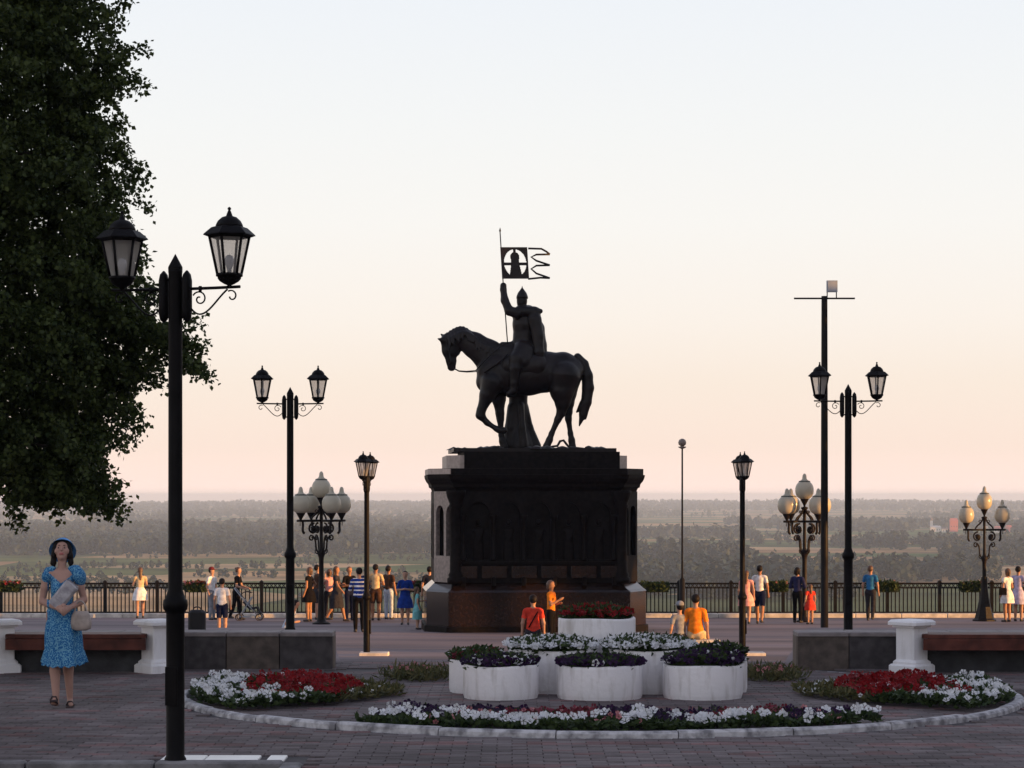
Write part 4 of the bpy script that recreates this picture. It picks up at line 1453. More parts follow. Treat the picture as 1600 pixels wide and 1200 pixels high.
CDG = cmat('dark_grey', (.028, .027, .034)); CPALE = cmat('pale_blue', (.45, .52, .62)); CBRN = cmat('brown', (.07, .036, .024)); CDKB = cmat('dusk_blue', (.022, .025, .075))

ARMS = {  # elbow, hand relative to the shoulder joint for the right-hand side (x outwards, y forwards, z up)
    'down': ((.06, -.02, -.27), (.07, .06, -.50)), 'fold': ((.07, .02, -.26), (-.12, .22, -.22)), 'phone': ((.06, .08, -.25), (-.06, .28, -.12)),
    'face': ((.10, .16, -.16), (-.04, .22, .08)), 'push': ((.04, .08, -.26), (.0, .34, -.34)), 'swing': ((.05, .10, -.25), (.05, .24, -.42)),
    'back': ((.06, -.10, -.25), (.05, -.14, -.48)), 'hip': ((.20, -.04, -.20), (.06, .04, -.40)), 'up': ((.12, .05, .16), (.08, .12, .40))}


def person(px, d, z, h, rz, label, top, bottom, low='trousers', arms=('down', 'down'), hair=HAIRB, hairstyle='short', stride=.0, skin_m=SKIN, shoes=SHOE,
           sleeve=.5, lean=0.0, sit=False, belly=0.0, extra=None, cap=None):
    """rz = 0 faces the viewer; body is one continuous skin with clothes as coloured regions"""
    x = (px - 800) * d / FPX
    root = thing('person', label, 'person', (x, d, z), rz)
    s = h / 1.75
    SK, TP, BT, SH = 0, 1, 2, 3
    pr = []
    hz = .46 if sit else .90
    up = hz - .90
    # f: forward is -y
    P_ = lambda a, f, c: (a * s, -(f + (max(0, c - hz) * lean)) * s, c * s)
    pr += [limb(P_(-.06, 0, hz + .02), P_(.06, 0, hz + .02), .115 * s, .115 * s, BT, .9), limb(P_(0, 0, hz + .12), P_(0, 0, hz + .22), (.125 + belly) * s, (.118 + belly * .6) * s, TP, .8),
           limb(P_(0, 0, 1.12 + up), P_(0, 0, 1.32 + up), (.122 + belly * .5) * s, .138 * s, TP, .72), limb(P_(-.13, 0, 1.40 + up), P_(.13, 0, 1.40 + up), .062 * s, .062 * s, TP, .95),
           limb(P_(0, 0, 1.42 + up), P_(0, .01, 1.54 + up), .052 * s, .048 * s, SK), limb(P_(0, .01, 1.59 + up), P_(0, 0, 1.65 + up), .070 * s, .088 * s, SK),
           limb(P_(0, .085, 1.615 + up), P_(0, .10, 1.60 + up), .014 * s, .014 * s, SK)]
    short = low in ('shorts',)
    dress = low in ('dress', 'skirt', 'short_dress')
    for sd in (-1, 1):
        st_ = stride * sd
        if sit:
            hip = (sd * .09, 0, .44); kn = (sd * .12, .42, .46); an = (sd * .12, .44, .09)
        else:
            hip = (sd * .09, 0, .88); kn = (sd * .095, st_ * .5 + .02, .49); an = (sd * .095, st_ - (.06 if st_ < 0 else 0), .09 + (.05 if st_ < -.05 else 0))
        leg_m = BT if low == 'trousers' else SK
        if short:
            mid = tuple(a + (b_ - a) * .72 for a, b_ in zip(hip, kn)); cut = tuple(a + (b_ - a) * .74 for a, b_ in zip(hip, kn))
            pr += [limb(P_(*hip), P_(*mid), .098 * s, .082 * s, BT), limb(P_(*cut), P_(*kn), .058 * s, .054 * s, SK)]
        else:
            pr += [limb(P_(*hip), P_(*kn), .090 * s, .060 * s, leg_m)]
        calf = tuple(a + (b_ - a) * .35 for a, b_ in zip(kn, an))
        e = 1.15 if leg_m == BT else 1.0
        pr += [limb(P_(*kn), P_(*calf), .054 * s * e, .056 * s * e, leg_m), limb(P_(*calf), P_(*an), .056 * s * e, .038 * s * e * e, leg_m),
               limb(P_(an[0], an[1] - .03, an[2] - .045), P_(an[0] * 1.15, an[1] + .13, an[2] - .055), .040 * s, .034 * s, SH, .9)]
        el, ha = ARMS[arms[0 if sd < 0 else 1]]
        sh = (sd * .175, 0, 1.385 + up)
        E = (sh[0] + sd * el[0], el[1], sh[2] + el[2]); Hn = (sh[0] + sd * ha[0], ha[1], sh[2] + ha[2])
        Mx = tuple(a + (b_ - a) * sleeve for a, b_ in zip(sh, E))
        am = TP if sleeve >= 1 else SK
        pr += [limb(P_(*sh), P_(*Mx), .056 * s, .052 * s, TP), limb(P_(*Mx), P_(*E), .043 * s, .038 * s, am), limb(P_(*E), P_(*Hn), .038 * s, .026 * s, am)]
        dv = np.array(Hn) - np.array(E); dv /= np.linalg.norm(dv) + 1e-6
        h1 = np.array(Hn) + dv * .05; h2 = h1 + dv * .06
        pr += [limb(P_(*Hn), P_(*h1), .026 * s, .034 * s, SK, .8), limb(P_(*(h1 + (.014 * sd, 0, 0))), P_(*(h2 + (.016 * sd, 0, 0))), .015 * s, .012 * s, SK),
               limb(P_(*(h1 - (.014 * sd, 0, 0))), P_(*(h2 - (.012 * sd, 0, 0))), .015 * s, .012 * s, SK), limb(P_(*Hn), P_(*(h1 + np.array((-.03 * sd, .02, 0)))), .016 * s, .012 * s, SK)]
    body = skin('body', pr, .017 if h > 1.3 else .014, [skin_m, top, bottom, shoes], .025, root)
    if dress:
        zb = {'dress': .42, 'skirt': .55, 'short_dress': .62}[low]
        m = MB(); seg = 22; rows = 7; vs_ = []
        zt_ = (1.06 if low != 'skirt' else 1.0)
        for k in range(rows):
            t_ = k / (rows - 1); zz = zt_ + (zb - zt_) * t_
            for q in range(seg):
                a = 2 * PI * q / seg
                rr = .128 + .085 * math.sin(min(1, t_ * 1.6) * PI / 2) + .045 * t_ + .022 * t_ * math.sin(a * 6 + 1)
                p = P_(rr * math.cos(a), rr * .82 * math.sin(a), zz)
                vs_.append(p)
        fs = [(k * seg + q, (k + 1) * seg + q, (k + 1) * seg + (q + 1) % seg, k * seg + (q + 1) % seg) for k in range(rows - 1) for q in range(seg)]
        m.add(vs_, fs, 0, True); m.build('skirt', bottom, root)
    # hair
    hp_ = [limb(P_(0, -.018, 1.665 + up), P_(0, -.03, 1.645 + up), .090 * s, .090 * s, 0)]
    if hairstyle == 'long':
        hp_ += [limb(P_(0, -.06, 1.64 + up), P_(0, -.085, 1.45 + up), .075 * s, .055 * s, 0, .7), limb(P_(0, -.085, 1.45 + up), P_(0, -.10, 1.33 + up), .055 * s, .03 * s, 0, .7)]
    elif hairstyle == 'bun':
        hp_ += [limb(P_(0, -.09, 1.70 + up), P_(0, -.11, 1.70 + up), .045 * s, .04 * s, 0)]
    elif hairstyle == 'bob':
        hp_ += [limb(P_(-.06, -.03, 1.63 + up), P_(-.07, -.03, 1.54 + up), .045 * s, .03 * s, 0), limb(P_(.06, -.03, 1.63 + up), P_(.07, -.03, 1.54 + up), .045 * s, .03 * s, 0),
                limb(P_(0, -.07, 1.63 + up), P_(0, -.07, 1.53 + up), .06 * s, .045 * s, 0)]
    skin('hair', hp_, .014, [hair], .015, root)
    if cap is not None:
        m = MB(); c0 = P_(0, -.015, 1.68 + up)
        m.lathe([(.100 * s, 0), (.102 * s, .02), (.092 * s, .06), (.055 * s, .09), (.005, .1)], c0, 16)
        m.box((c0[0], c0[1] - .12 * s, c0[2] + .005), (.13 * s, .12 * s, .012)); m.build('cap', cap, root)
    if extra:
        extra(root, s)
    return root


zl = zlow
E_ = math.radians
# -- left group
person(219, 74.8, zl(74.8), 1.66, E_(195), 'long haired person in pale top and light skirt at the left railing', CTAN, CW, 'short_dress', ('phone', 'phone'), HAIRR, 'long', sleeve=.3)
person(331, 73.2, zl(73.2), 1.66, E_(60), 'person in pale shirt and dark red cap, back to the black bag', CW, CGREY, 'trousers', ('down', 'down'), HAIRB, cap=cmat('maroon', (.12, .02, .025)))
person(347, 60, zl(60), 1.50, E_(175), 'boy in white t-shirt and navy shorts seen from behind, at the left wall', CW, CN, 'shorts', ('down', 'down'), belly=.03)
person(369, 73.0, zl(73.0), 1.68, E_(75), 'woman in black leaning over a pushchair', CK, CK, 'trousers', ('push', 'push'), HAIRR, 'bun', stride=.12, lean=.12)
person(444, 52, zl(52) + .0, 1.5, E_(80), 'seated person in pale blue, mostly hidden by the left wall', CPALE, CPALE, 'trousers', ('fold', 'fold'), HAIRB, sit=True, lean=.45)
person(483, 71.5, zl(71.5), 1.70, E_(250), 'woman in a short black and red dress beside the globe lamp', CK, CK, 'short_dress', ('hip', 'down'), HAIRR, 'bob', skin_m=SKIN2, sleeve=.2)
person(496, 73, zl(73), 1.76, E_(110), 'person raising a hand to the face, just behind the globe lamp', CBRN, CDG, 'shorts', ('face', 'down'), HAIRB)
person(526, 71.6, zl(71.6), 1.72, E_(80), 'woman in a long dark grey dress striding right', CDG, CDG, 'dress', ('swing', 'fold'), HAIRR, 'long', stride=.24, sleeve=.35, skin_m=SKIN2)
person(546, 72.3, zl(72.3), 1.70, E_(30), 'dark haired man in a black shirt behind the striped shirt', CK, CN, 'trousers', ('fold', 'down'), HAIRR, skin_m=SKIN2)


def stripes(root, s):
    o = [c for c in root.children if c.name.startswith('body')][0]
    me = o.data
    me.materials.append(CW)
    for p in me.polygons:
        if p.material_index == 1:
            zz = p.center.z / s
            if (zz * 9) % 1 < .38:
                p.material_index = 4
    me.update()


person(561, 62.4, zl(62.4), 1.76, E_(190), 'man in a blue striped shirt and black trousers seen from behind', CBLUE, CK, 'trousers', ('fold', 'phone'), HAIRB, belly=.03, extra=stripes, sleeve=.9)
person(587, 72.4, zl(72.4), 1.78, E_(170), 'sunlit man in a tan shirt and dark shorts, right of the end-on lamp', CTAN, CBRN, 'shorts', ('fold', 'fold'), HAIRB, skin_m=SKIN2)
person(607, 73.6, zl(73.6), 1.72, E_(150), 'person in a brown top and pale trousers with a dark bag', CBRN, CPALE, 'trousers', ('down', 'hip'), HAIRB, skin_m=SKIN2)
person(633, 68.5, zl(68.5), 1.60, E_(0), 'woman in a knee length royal blue dress left of the monument', CBLUE, CBLUE, 'skirt', ('fold', 'fold'), HAIRB, belly=.04, sleeve=.7)
person(652, 64.5, zl(64.5), 1.20, E_(100), 'little girl in a pale teal dress by the pedestal corner', CTEAL, CTEAL, 'dress', ('down', 'fold'), HAIRR, 'long', sleeve=.3)
person(671, 73.5, zl(73.5), 1.70, E_(180), 'person in dark clothes half hidden behind the pedestal at the railing', CDG, CK, 'trousers', ('down', 'down'), HAIRB)
person(514, 73.2, zl(73.2), 1.62, E_(200), 'woman in a reddish top between the globe lamp and the long grey dress', CPINK, CDG, 'trousers', ('down', 'phone'), HAIRR, 'bob', skin_m=SKIN2)
person(573, 74, zl(74), 1.68, E_(160), 'dark clothed person at the railing mostly behind the end-on lamp', CDKB, CDG, 'trousers', ('fold', 'down'), HAIRB, 'long')
# -- by the monument and right


def strap(root, s):
    m = MB(); m.tube([(-.13 * s, .02 * s, .98 * s), (-.03 * s, .125 * s, .81 * s), (.1 * s, .12 * s, .58 * s)], .014, 6); m.build('bag_strap', CK, root)


person(833, 50, zl(50), 1.70, E_(180), 'seated person in a red top with white sleeves, back turned, before the monument', CRED, CDG, 'trousers', ('down', 'down'), HAIRB, 'short', extra=strap, belly=.03, sit=True)
person(861, 52, zl(52), 1.56, E_(70), 'woman with orange sunlight coloured into her top, turned right beside the red topped person', COR, CK, 'trousers', ('phone', 'fold'), HAIRR, 'bob', skin_m=SKIN2)  # glow of the low sun is put into the cloth colour
person(1062, 48.6, zl(48.6), 1.52, E_(200), 'boy with a grey cap and grey shirt seated beside the orange t-shirt', CGREY, CDG, 'trousers', ('down', 'down'), HAIRB, cap=CGREY, sit=True)
person(1087, 48.6, zl(48.6), 1.76, E_(170), 'person in a bright orange t-shirt seated with the back turned, right of the tubs', COR, CTAN, 'trousers', ('down', 'down'), HAIRB, sit=True, belly=.04, sleeve=.7)
for bx, bd, bw, bt in ((833, 50.05, .9, 'red topped person'), (1076, 48.65, 1.3, 'orange t-shirt and grey cap')):
    rb = thing('stone_seat', 'low stone seat under the %s' % bt, 'seat', ((bx - 800) * bd / FPX, bd, zl(bd)), 0, 'low stone seats')
    m = MB(); m.bbox((0, 0, .32), (bw, .40, .07), .012); m.build('seat_slab', M_conc, rb)
    for s_ in (-1, 1):
        m = MB(); m.bbox((s_ * (bw / 2 - .14), 0, .14), (.12, .32, .29), .01); m.build('leg', M_conc, rb)
person(1166, 68, zl(68), 1.62, E_(170), 'woman in a pink dress half hidden by the right end-on lamp', CPINK, CPINK, 'short_dress', ('down', 'down'), HAIRR, 'long', stride=.12, sleeve=.2)
person(1187, 69, zl(69), 1.77, E_(165), 'man in a white t-shirt and dark shorts walking away', CW, CN, 'shorts', ('down', 'down'), HAIRB, stride=.2, skin_m=SKIN2)
person(1246, 70.2, zl(70.2), 1.70, E_(150), 'woman in a dark blue top beside the globe lamp', CDKB, CK, 'trousers', ('fold', 'fold'), HAIRB, 'bob', sleeve=1.0)
person(1266, 69.0, zl(69.0), 1.20, E_(200), 'child in a red dress beside the globe lamp', CRED, CRED, 'short_dress', ('down', 'down'), HAIRR, 'long', sleeve=.3)
person(1360, 72, zl(72), 1.74, E_(160), 'man in a blue t-shirt and dark trousers at the right railing', CROY, CDG, 'trousers', ('down', 'down'), HAIRR, stride=.1)
person(1574, 71.0, zl(71.0), 1.66, E_(215), 'sunlit woman in a short white dress with a dark bag at the right edge', CW, CW, 'short_dress', ('fold', 'down'), HAIRR, 'bob', skin_m=SKIN2, sleeve=.3)
person(1591, 71.6, zl(71.6), 1.72, E_(150), 'woman in a pale lilac dress at the right edge beside the white dress', CLIL, CLIL, 'skirt', ('fold', 'fold'), HAIRB, 'short', sleeve=.3)
hb = thing('handbag', 'small dark handbag held by the woman in the white dress', 'handbag', ((1567 - 800) * 70.7 / FPX, 70.7, zl(70.7) + .84))
m = MB(); m.bbox((0, 0, .11), (.24, .09, .22), .03); m.build('bag_body', CK, hb)
m = MB(); m.tube(bez((-.08, 0, .2), (-.07, 0, .48), (.07, 0, .48), (.08, 0, .2), 10), .009, 6); m.build('strap', CK, hb)

# pushchair
pc = thing('pushchair', 'dark pushchair in front of the woman in black at the left railing', 'pushchair', ((388 - 800) * 72.6 / FPX, 72.6, zl(72.6)))
m = MB()
for s_ in (-.2, .2):
    m.tube([(-.42, s_, 1.02), (-.1, s_, .62), (.36, s_, .12)], .016, 6); m.tube([(.12, s_, .75), (-.05, s_, .45), (-.28, s_, .12)], .016, 6); m.tube([(-.28, s_, .12), (.36, s_, .12)], .013, 6)
m.tube([(-.42, -.2, 1.02), (-.42, .2, 1.02)], .018, 6); m.build('frame', M_grey, pc)
m = MB(); m.add([(-.12, -.19, .62), (-.12, .19, .62), (.06, .19, .40), (.06, -.19, .40), (.30, .19, .44), (.30, -.19, .44), (.38, .19, .22), (.38, -.19, .22),
                 (-.16, -.19, .58), (-.16, .19, .58), (.06, .19, .34), (.06, -.19, .34), (.30, .19, .38), (.30, -.19, .38), (.42, .19, .24), (.42, -.19, .24)],
                [(0, 1, 2, 3), (3, 2, 4, 5), (5, 4, 6, 7), (9, 8, 11, 10), (10, 11, 13, 12), (12, 13, 15, 14), (0, 3, 11, 8), (3, 5, 13, 11), (5, 7, 15, 13), (1, 9, 10, 2), (2, 10, 12, 4), (4, 12, 14, 6), (0, 8, 9, 1), (7, 6, 14, 15)])
m.build('seat', CDG, pc)
m = MB()
for a in np.linspace(0, PI * .6, 7):
    pass
cv = []
for i in range(8):
    a = PI * .95 - i / 7 * PI * .62
    for s_ in (-.2, -.1, 0, .1, .2):
        cv.append((-.02 + .27 * math.cos(a), s_, .66 + .27 * math.sin(a) * (1 - .6 * s_ * s_ / .04 * .2)))
m.add(cv, [(i * 5 + j, i * 5 + j + 1, (i + 1) * 5 + j + 1, (i + 1) * 5 + j) for i in range(7) for j in range(4)], 0, True)
m.build('canopy', CK, pc)
for x_ in (-.28, .36):
    for s_ in (-.21, .21):
        m = MB(); m.tube([(x_ + .1 * math.cos(a), s_, .11 + .1 * math.sin(a)) for a in np.linspace(0, 2 * PI, 15)], .018, 6); m.build('wheel', SHOE, pc)

# ------------------------------------------------------------------ the woman in blue, walking towards the viewer
def print_mat():
    m_ = bpy.data.materials.new('blue_floral_print'); m_.use_nodes = True
    t_ = m_.node_tree; b_ = t_.nodes['Principled BSDF']; b_.inputs['Roughness'].default_value = .9; b_.inputs['Specular IOR Level'].default_value = .1
    tc_ = t_.nodes.new('ShaderNodeTexCoord'); v_ = t_.nodes.new('ShaderNodeTexVoronoi'); v_.inputs['Scale'].default_value = 70
    n_ = t_.nodes.new('ShaderNodeTexNoise'); n_.inputs['Scale'].default_value = 85; n_.inputs['Detail'].default_value = 3
    r_ = t_.nodes.new('ShaderNodeValToRGB')
    r_.color_ramp.elements[0].position = .47; r_.color_ramp.elements[0].color = (.020, .105, .28, 1)
    r_.color_ramp.elements[1].position = .66; r_.color_ramp.elements[1].color = (.16, .36, .50, 1)
    e_ = r_.color_ramp.elements.new(.55); e_.color = (.035, .17, .37, 1)
    ad = t_.nodes.new('ShaderNodeMath'); ad.operation = 'MULTIPLY_ADD'; ad.inputs[1].default_value = .5; 
    t_.links.new(tc_.outputs['Object'], v_.inputs['Vector']); t_.links.new(tc_.outputs['Object'], n_.inputs['Vector'])
    t_.links.new(v_.outputs['Distance'], ad.inputs[0])
    sb = t_.nodes.new('ShaderNodeMath'); sb.operation = 'MULTIPLY'; sb.inputs[1].default_value = .62
    t_.links.new(n_.outputs['Fac'], sb.inputs[0]); t_.links.new(sb.outputs[0], ad.inputs[2])
    t_.links.new(ad.outputs[0], r_.inputs['Fac']); t_.links.new(r_.outputs[0], b_.inputs['Base Color'])
    return m_


FLORAL = print_mat()
HATB = mat('hat_blue', (.16, .40, .78), .8, var=.15, scale=20, bump=.3, bscale=60)
SOLE = mat('shoe_sole', (.035, .02, .02), .7)
WX, WD = (97 - 800) * 22.7 / FPX, 22.7
wo = thing('person', 'woman in a blue patterned dress and blue hat walking past the bench with a bag', 'person', (WX, WD, ZT + .016))
SKW = mat('skin_fair', (.44, .26, .205), .55, spec=.2, var=.06, scale=12)
SKf, DR, SHf, LIP, EYE, BRW = 0, 1, 2, 3, 4, 5
p_ = []
V3 = lambda x, y, z: (x, y, z)           # y negative = towards the viewer
p_ += [limb((-.05, 0, .93), (.05, 0, .93), .115, .115, DR, .85), limb((0, 0, 1.0), (0, 0, 1.10), .108, .112, DR, .78), limb((0, -.005, 1.10), (0, .0, 1.22), .118, .124, DR, .74),
       limb((-.055, -.06, 1.17), (-.055, -.062, 1.16), .058, .055, DR), limb((.055, -.06, 1.17), (.055, -.062, 1.16), .058, .055, DR),
       limb((-.125, 0, 1.325), (.125, 0, 1.325), .05, .05, SKf, .95), limb((-.06, 0, 1.29), (.06, 0, 1.29), .08, .08, SKf, .8),
       limb((0, .0, 1.34), (0, -.008, 1.45), .05, .045, SKf)]
# head tipped back, looking up
p_ += [limb((0, -.02, 1.50), (0, .005, 1.565), .062, .083, SKf, 1.05), limb((0, -.055, 1.468), (0, -.05, 1.475), .032, .035, SKf), limb((0, -.095, 1.555), (0, -.112, 1.53), .009, .015, SKf),
       limb((-.045, -.05, 1.53), (-.045, -.05, 1.53), .035, .035, SKf), limb((.045, -.05, 1.53), (.045, -.05, 1.53), .035, .035, SKf),
       limb((-.018, -.092, 1.497), (.018, -.092, 1.497), .008, .008, LIP), limb((-.082, .01, 1.54), (-.084, .015, 1.52), .014, .012, SKf), limb((.082, .01, 1.54), (.084, .015, 1.52), .014, .012, SKf)]
for s_ in (-1, 1):
    p_ += [limb((s_ * .030, -.087, 1.563), (s_ * .037, -.085, 1.562), .0055, .0055, EYE), limb((s_ * .020, -.085, 1.585), (s_ * .052, -.073, 1.583), .0035, .003, BRW)]
    # legs
p_ += [limb((-.085, 0, .90), (-.075, -.07, .47), .09, .058, SKf), limb((-.075, -.07, .47), (-.07, -.06, .36), .054, .057, SKf), limb((-.07, -.06, .36), (-.055, -.10, .09), .057, .034, SKf),
       limb((.085, 0, .90), (.06, .03, .48), .09, .058, SKf), limb((.06, .03, .48), (.06, .08, .37), .054, .056, SKf), limb((.06, .08, .37), (.075, .10, .09), .056, .033, SKf),
       limb((-.055, -.09, .055), (-.075, -.22, .075), .034, .028, SKf, 1.0), limb((.075, .11, .05), (.10, -.03, .03), .034, .026, SKf, 1.0)]
# arms: elbows out, hands meeting in front of the waist
hands = {}
for s_, el, ha in ((-1, (-.215, .03, 1.045), (-.01, -.20, .985)), (1, (.235, .03, 1.06), (.085, -.20, .985))):
    sh = (s_ * .165, 0, 1.315)
    md = tuple(a + (b_ - a) * .5 for a, b_ in zip(sh, el))
    p_ += [limb(sh, md, .047, .042, SKf), limb(md, el, .042, .036, SKf)]
    fm = tuple(a + (b_ - a) * .3 for a, b_ in zip(el, ha))
    p_ += [limb(el, fm, .036, .037, SKf), limb(fm, ha, .037, .023, SKf)]
    dv = np.array(ha) - np.array(el); dv /= np.linalg.norm(dv)
    upv = np.array((0, .15, 1.0)); upv -= dv * (upv @ dv); upv /= np.linalg.norm(upv)
    pal = np.array(ha) + dv * .055
    p_ += [limb(ha, pal, .026, .030, SKf), limb(np.array(ha) + upv * .014, pal + upv * .018, .02, .02, SKf), limb(np.array(ha) - upv * .014, pal - upv * .018, .02, .02, SKf)]
    for q in range(4):
        off = upv * (.027 - .018 * q)
        ln = (.036, .042, .040, .031)[q]
        b0 = pal + off; b1 = b0 + dv * ln + np.array((0, -.006, -.003)); b2 = b1 + dv * ln * .5 + np.array((0, .022, -.01))
        p_ += [limb(b0, b1, .0105, .0095, SKf), limb(b1, b2, .0095, .0078, SKf)]
    th = np.array(ha) + dv * .018 + upv * .022
    p_ += [limb(th, th + dv * .03 + upv * .028, .013, .011, SKf), limb(th + dv * .03 + upv * .028, th + dv * .062 + upv * .032, .011, .009, SKf)]


def tip(p):
    """head tipped back, looking up"""
    p = np.array(p, float)
    if p[2] < 1.45:
        return p
    a = -.26; y_, z_ = p[1], p[2] - 1.45
    return np.array((p[0], y_ * math.cos(a) - z_ * math.sin(a), 1.45 + y_ * math.sin(a) + z_ * math.cos(a)))


p_ = [(tip(q[0]), tip(q[1])) + q[2:] for q in p_]


def wpaint(C, mi):
    mi = mi.copy()
    x_, y_, z_ = C[:, 0], C[:, 1], C[:, 2]
    torso = (z_ > .85) & (z_ < 1.37) & (np.abs(x_) < .155 - .12 * np.clip(z_ - 1.30, 0, 1)) & (np.hypot(x_, y_) < .19)
    vneck = (y_ < .02) & (z_ > 1.225 + .75 * np.abs(x_)) & (z_ > 1.2)
    arm = (np.abs(x_) > .16) | ((y_ < -.115) & (z_ < 1.1))
    mi[torso & ~vneck & ~arm & (np.isin(mi, [SKf, DR]))] = DR
    mi[vneck & torso & (mi == DR)] = SKf
    return mi


skin('body', p_, .0075, [SKW, FLORAL, SHOE, mat('lips', (.42, .13, .12), .45), mat('eye', (.05, .035, .03), .3), HAIRR], .014, wo, paint=wpaint)
# puffed sleeves
for s_ in (-1, 1):
    sc_ = 1.15 if s_ > 0 else .8
    skin('sleeve', [limb((s_ * .15, 0, 1.34), (s_ * (.19 if s_ > 0 else .165), 0, 1.29), .058 * sc_, .062 * sc_, 0), limb((s_ * .175, -.02, 1.30), (s_ * .20 * (1 if s_ > 0 else .88), 0, 1.25), .05 * sc_, .048 * sc_, 0),
                    limb((s_ * .10, -.01, 1.36), (s_ * .10, .0, 1.34), .04, .045, 0)], .01, [FLORAL], .02, wo)
m = MB(); seg = 56; rows = 22; vs_ = []
for k in range(rows):
    t_ = k / (rows - 1); zz = 1.0 - .56 * t_
    for q in range(seg):
        a = 2 * PI * q / seg
        fold = (.004 + .016 * t_) * math.sin(a * 9 + 2 * math.sin(a * 2)) + .008 * t_ * math.sin(a * 5 + 1.3)
        rr = .126 + .062 * math.sin(min(1, t_ * 1.7) * PI / 2) + .004 * t_ + fold
        if t_ > .78:
            u_ = (t_ - .78) / .22
            rr += .008 + .020 * u_ + .016 * u_ * math.sin(a * 17)
        vs_.append((rr * 1.02 * math.cos(a) + .02 * t_, rr * .82 * math.sin(a) - .02 * t_, zz + (.012 * math.sin(a * 17 + 1) * (t_ > .9)) + (.03 * t_ * math.sin(a))))
fs = [(k * seg + q, (k + 1) * seg + q, (k + 1) * seg + (q + 1) % seg, k * seg + (q + 1) % seg) for k in range(rows - 1) for q in range(seg)]
m.add(vs_, fs, 0, True); m.build('skirt', FLORAL, wo)
skin('hair', [(tip(q[0]), tip(q[1])) + q[2:] for q in [limb((0, .035, 1.585), (0, .045, 1.55), .085, .085, 0), limb((-.07, -.03, 1.60), (-.088, -.02, 1.50), .026, .032, 0), limb((-.088, -.005, 1.49), (-.092, .0, 1.43), .030, .034, 0),
              limb((.07, -.03, 1.60), (.088, -.02, 1.50), .026, .032, 0), limb((.088, -.005, 1.49), (.094, .0, 1.435), .028, .032, 0), limb((-.06, -.03, 1.625), (.06, -.03, 1.625), .02, .02, 0),
              limb((0, .06, 1.53), (0, .07, 1.44), .07, .045, 0), limb((-.10, -.01, 1.42), (-.085, -.02, 1.40), .022, .016, 0), limb((.10, -.01, 1.425), (.088, -.02, 1.405), .02, .015, 0)]], .009, [HAIRB], .018, wo)
# hat: crown with a brim, tipped back with the head
hm = MB()
hm.lathe([(.148, -.035), (.137, -.012), (.112, .0), (.104, .012), (.099, .055), (.078, .085), (.04, .098), (.004, .10)], (0, 0, 0), 28, cap=False)
ho = hm.build('hat', HATB, wo, (0, .085, 1.56))
ho.rotation_euler = (math.radians(-54), 0, 0)
for (fx, fy, fzz, tilt, nm) in ((-.066, -.165, .052, -.25, 'shoe'), (.088, .035, .0, .0, 'shoe')):
    m = MB()
    m.add([(-.038, -.14, .0), (.038, -.14, .0), (.042, -.04, .0), (.034, .11, .0), (-.034, .11, .0), (-.042, -.04, .0),
           (-.036, -.135, .018), (.036, -.135, .018), (.040, -.04, .02), (.033, .108, .028), (-.033, .108, .028), (-.040, -.04, .02)],
          [(5, 4, 3, 2, 1, 0), (6, 7, 8, 9, 10, 11)] + [(i, (i + 1) % 6, 6 + (i + 1) % 6, 6 + i) for i in range(6)])
    m.tube([(-.04, -.06, .02), (-.02, -.06, .06), (.02, -.06, .06), (.04, -.06, .02)], .010, 6)
    so_ = m.build(nm, SOLE, wo, (fx, fy, fzz)); so_.rotation_euler = (tilt, 0, 0)
wo.scale = (.90, 1, 1)
wo.rotation_euler = (0, 0, math.radians(6))
# things she carries
pk = thing('wrapped_parcel', 'pale wrapped parcel held slantwise against the blue dress', 'parcel', (WX + .055, WD - .185, ZT + 1.135))
m = MB(); m.bbox((0, 0, 0), (.15, .05, .30), .02)
m.box((.0, -.028, .02), (.10, .004, .2))
pb = m.build('wrapper', mat('pale_wrapper', (.30, .28, .31), .4, scale=18, col2=(.50, .48, .50), bump=.6, bscale=25), pk)
pb.rotation_euler = (.1, math.radians(40), 0)
hb = thing('handbag', 'beige handbag hanging at the hip of the woman in blue', 'handbag', (WX + .205, WD - .10, ZT + .80))
m = MB(); m.lathe([(.05, -.02), (.10, .0), (.105, .06), (.09, .13), (.07, .17)], (0, 0, 0), 16, sy=.5); m.build('bag_body', mat('beige_leather', (.40, .33, .29), .6, var=.2, scale=12), hb)
m = MB(); m.tube(bez((-.06, 0, .15), (-.06, 0, .3), (.04, 0, .32), (.06, 0, .15), 10), .008, 6); m.build('strap', MATS['beige_leather'], hb)

# ================================================================== TREES
M_bark = mat('bark', (.045, .036, .03), .9, var=.4, scale=6, bump=.8, bscale=18)
M_leafd = leaf_mat('linden_leaves', (.020, .034, .010), (.085, .110, .030), .35)
M_leafo = leaf_mat('park_tree_leaves', (.02, .035, .012), (.06, .085, .025), .30)


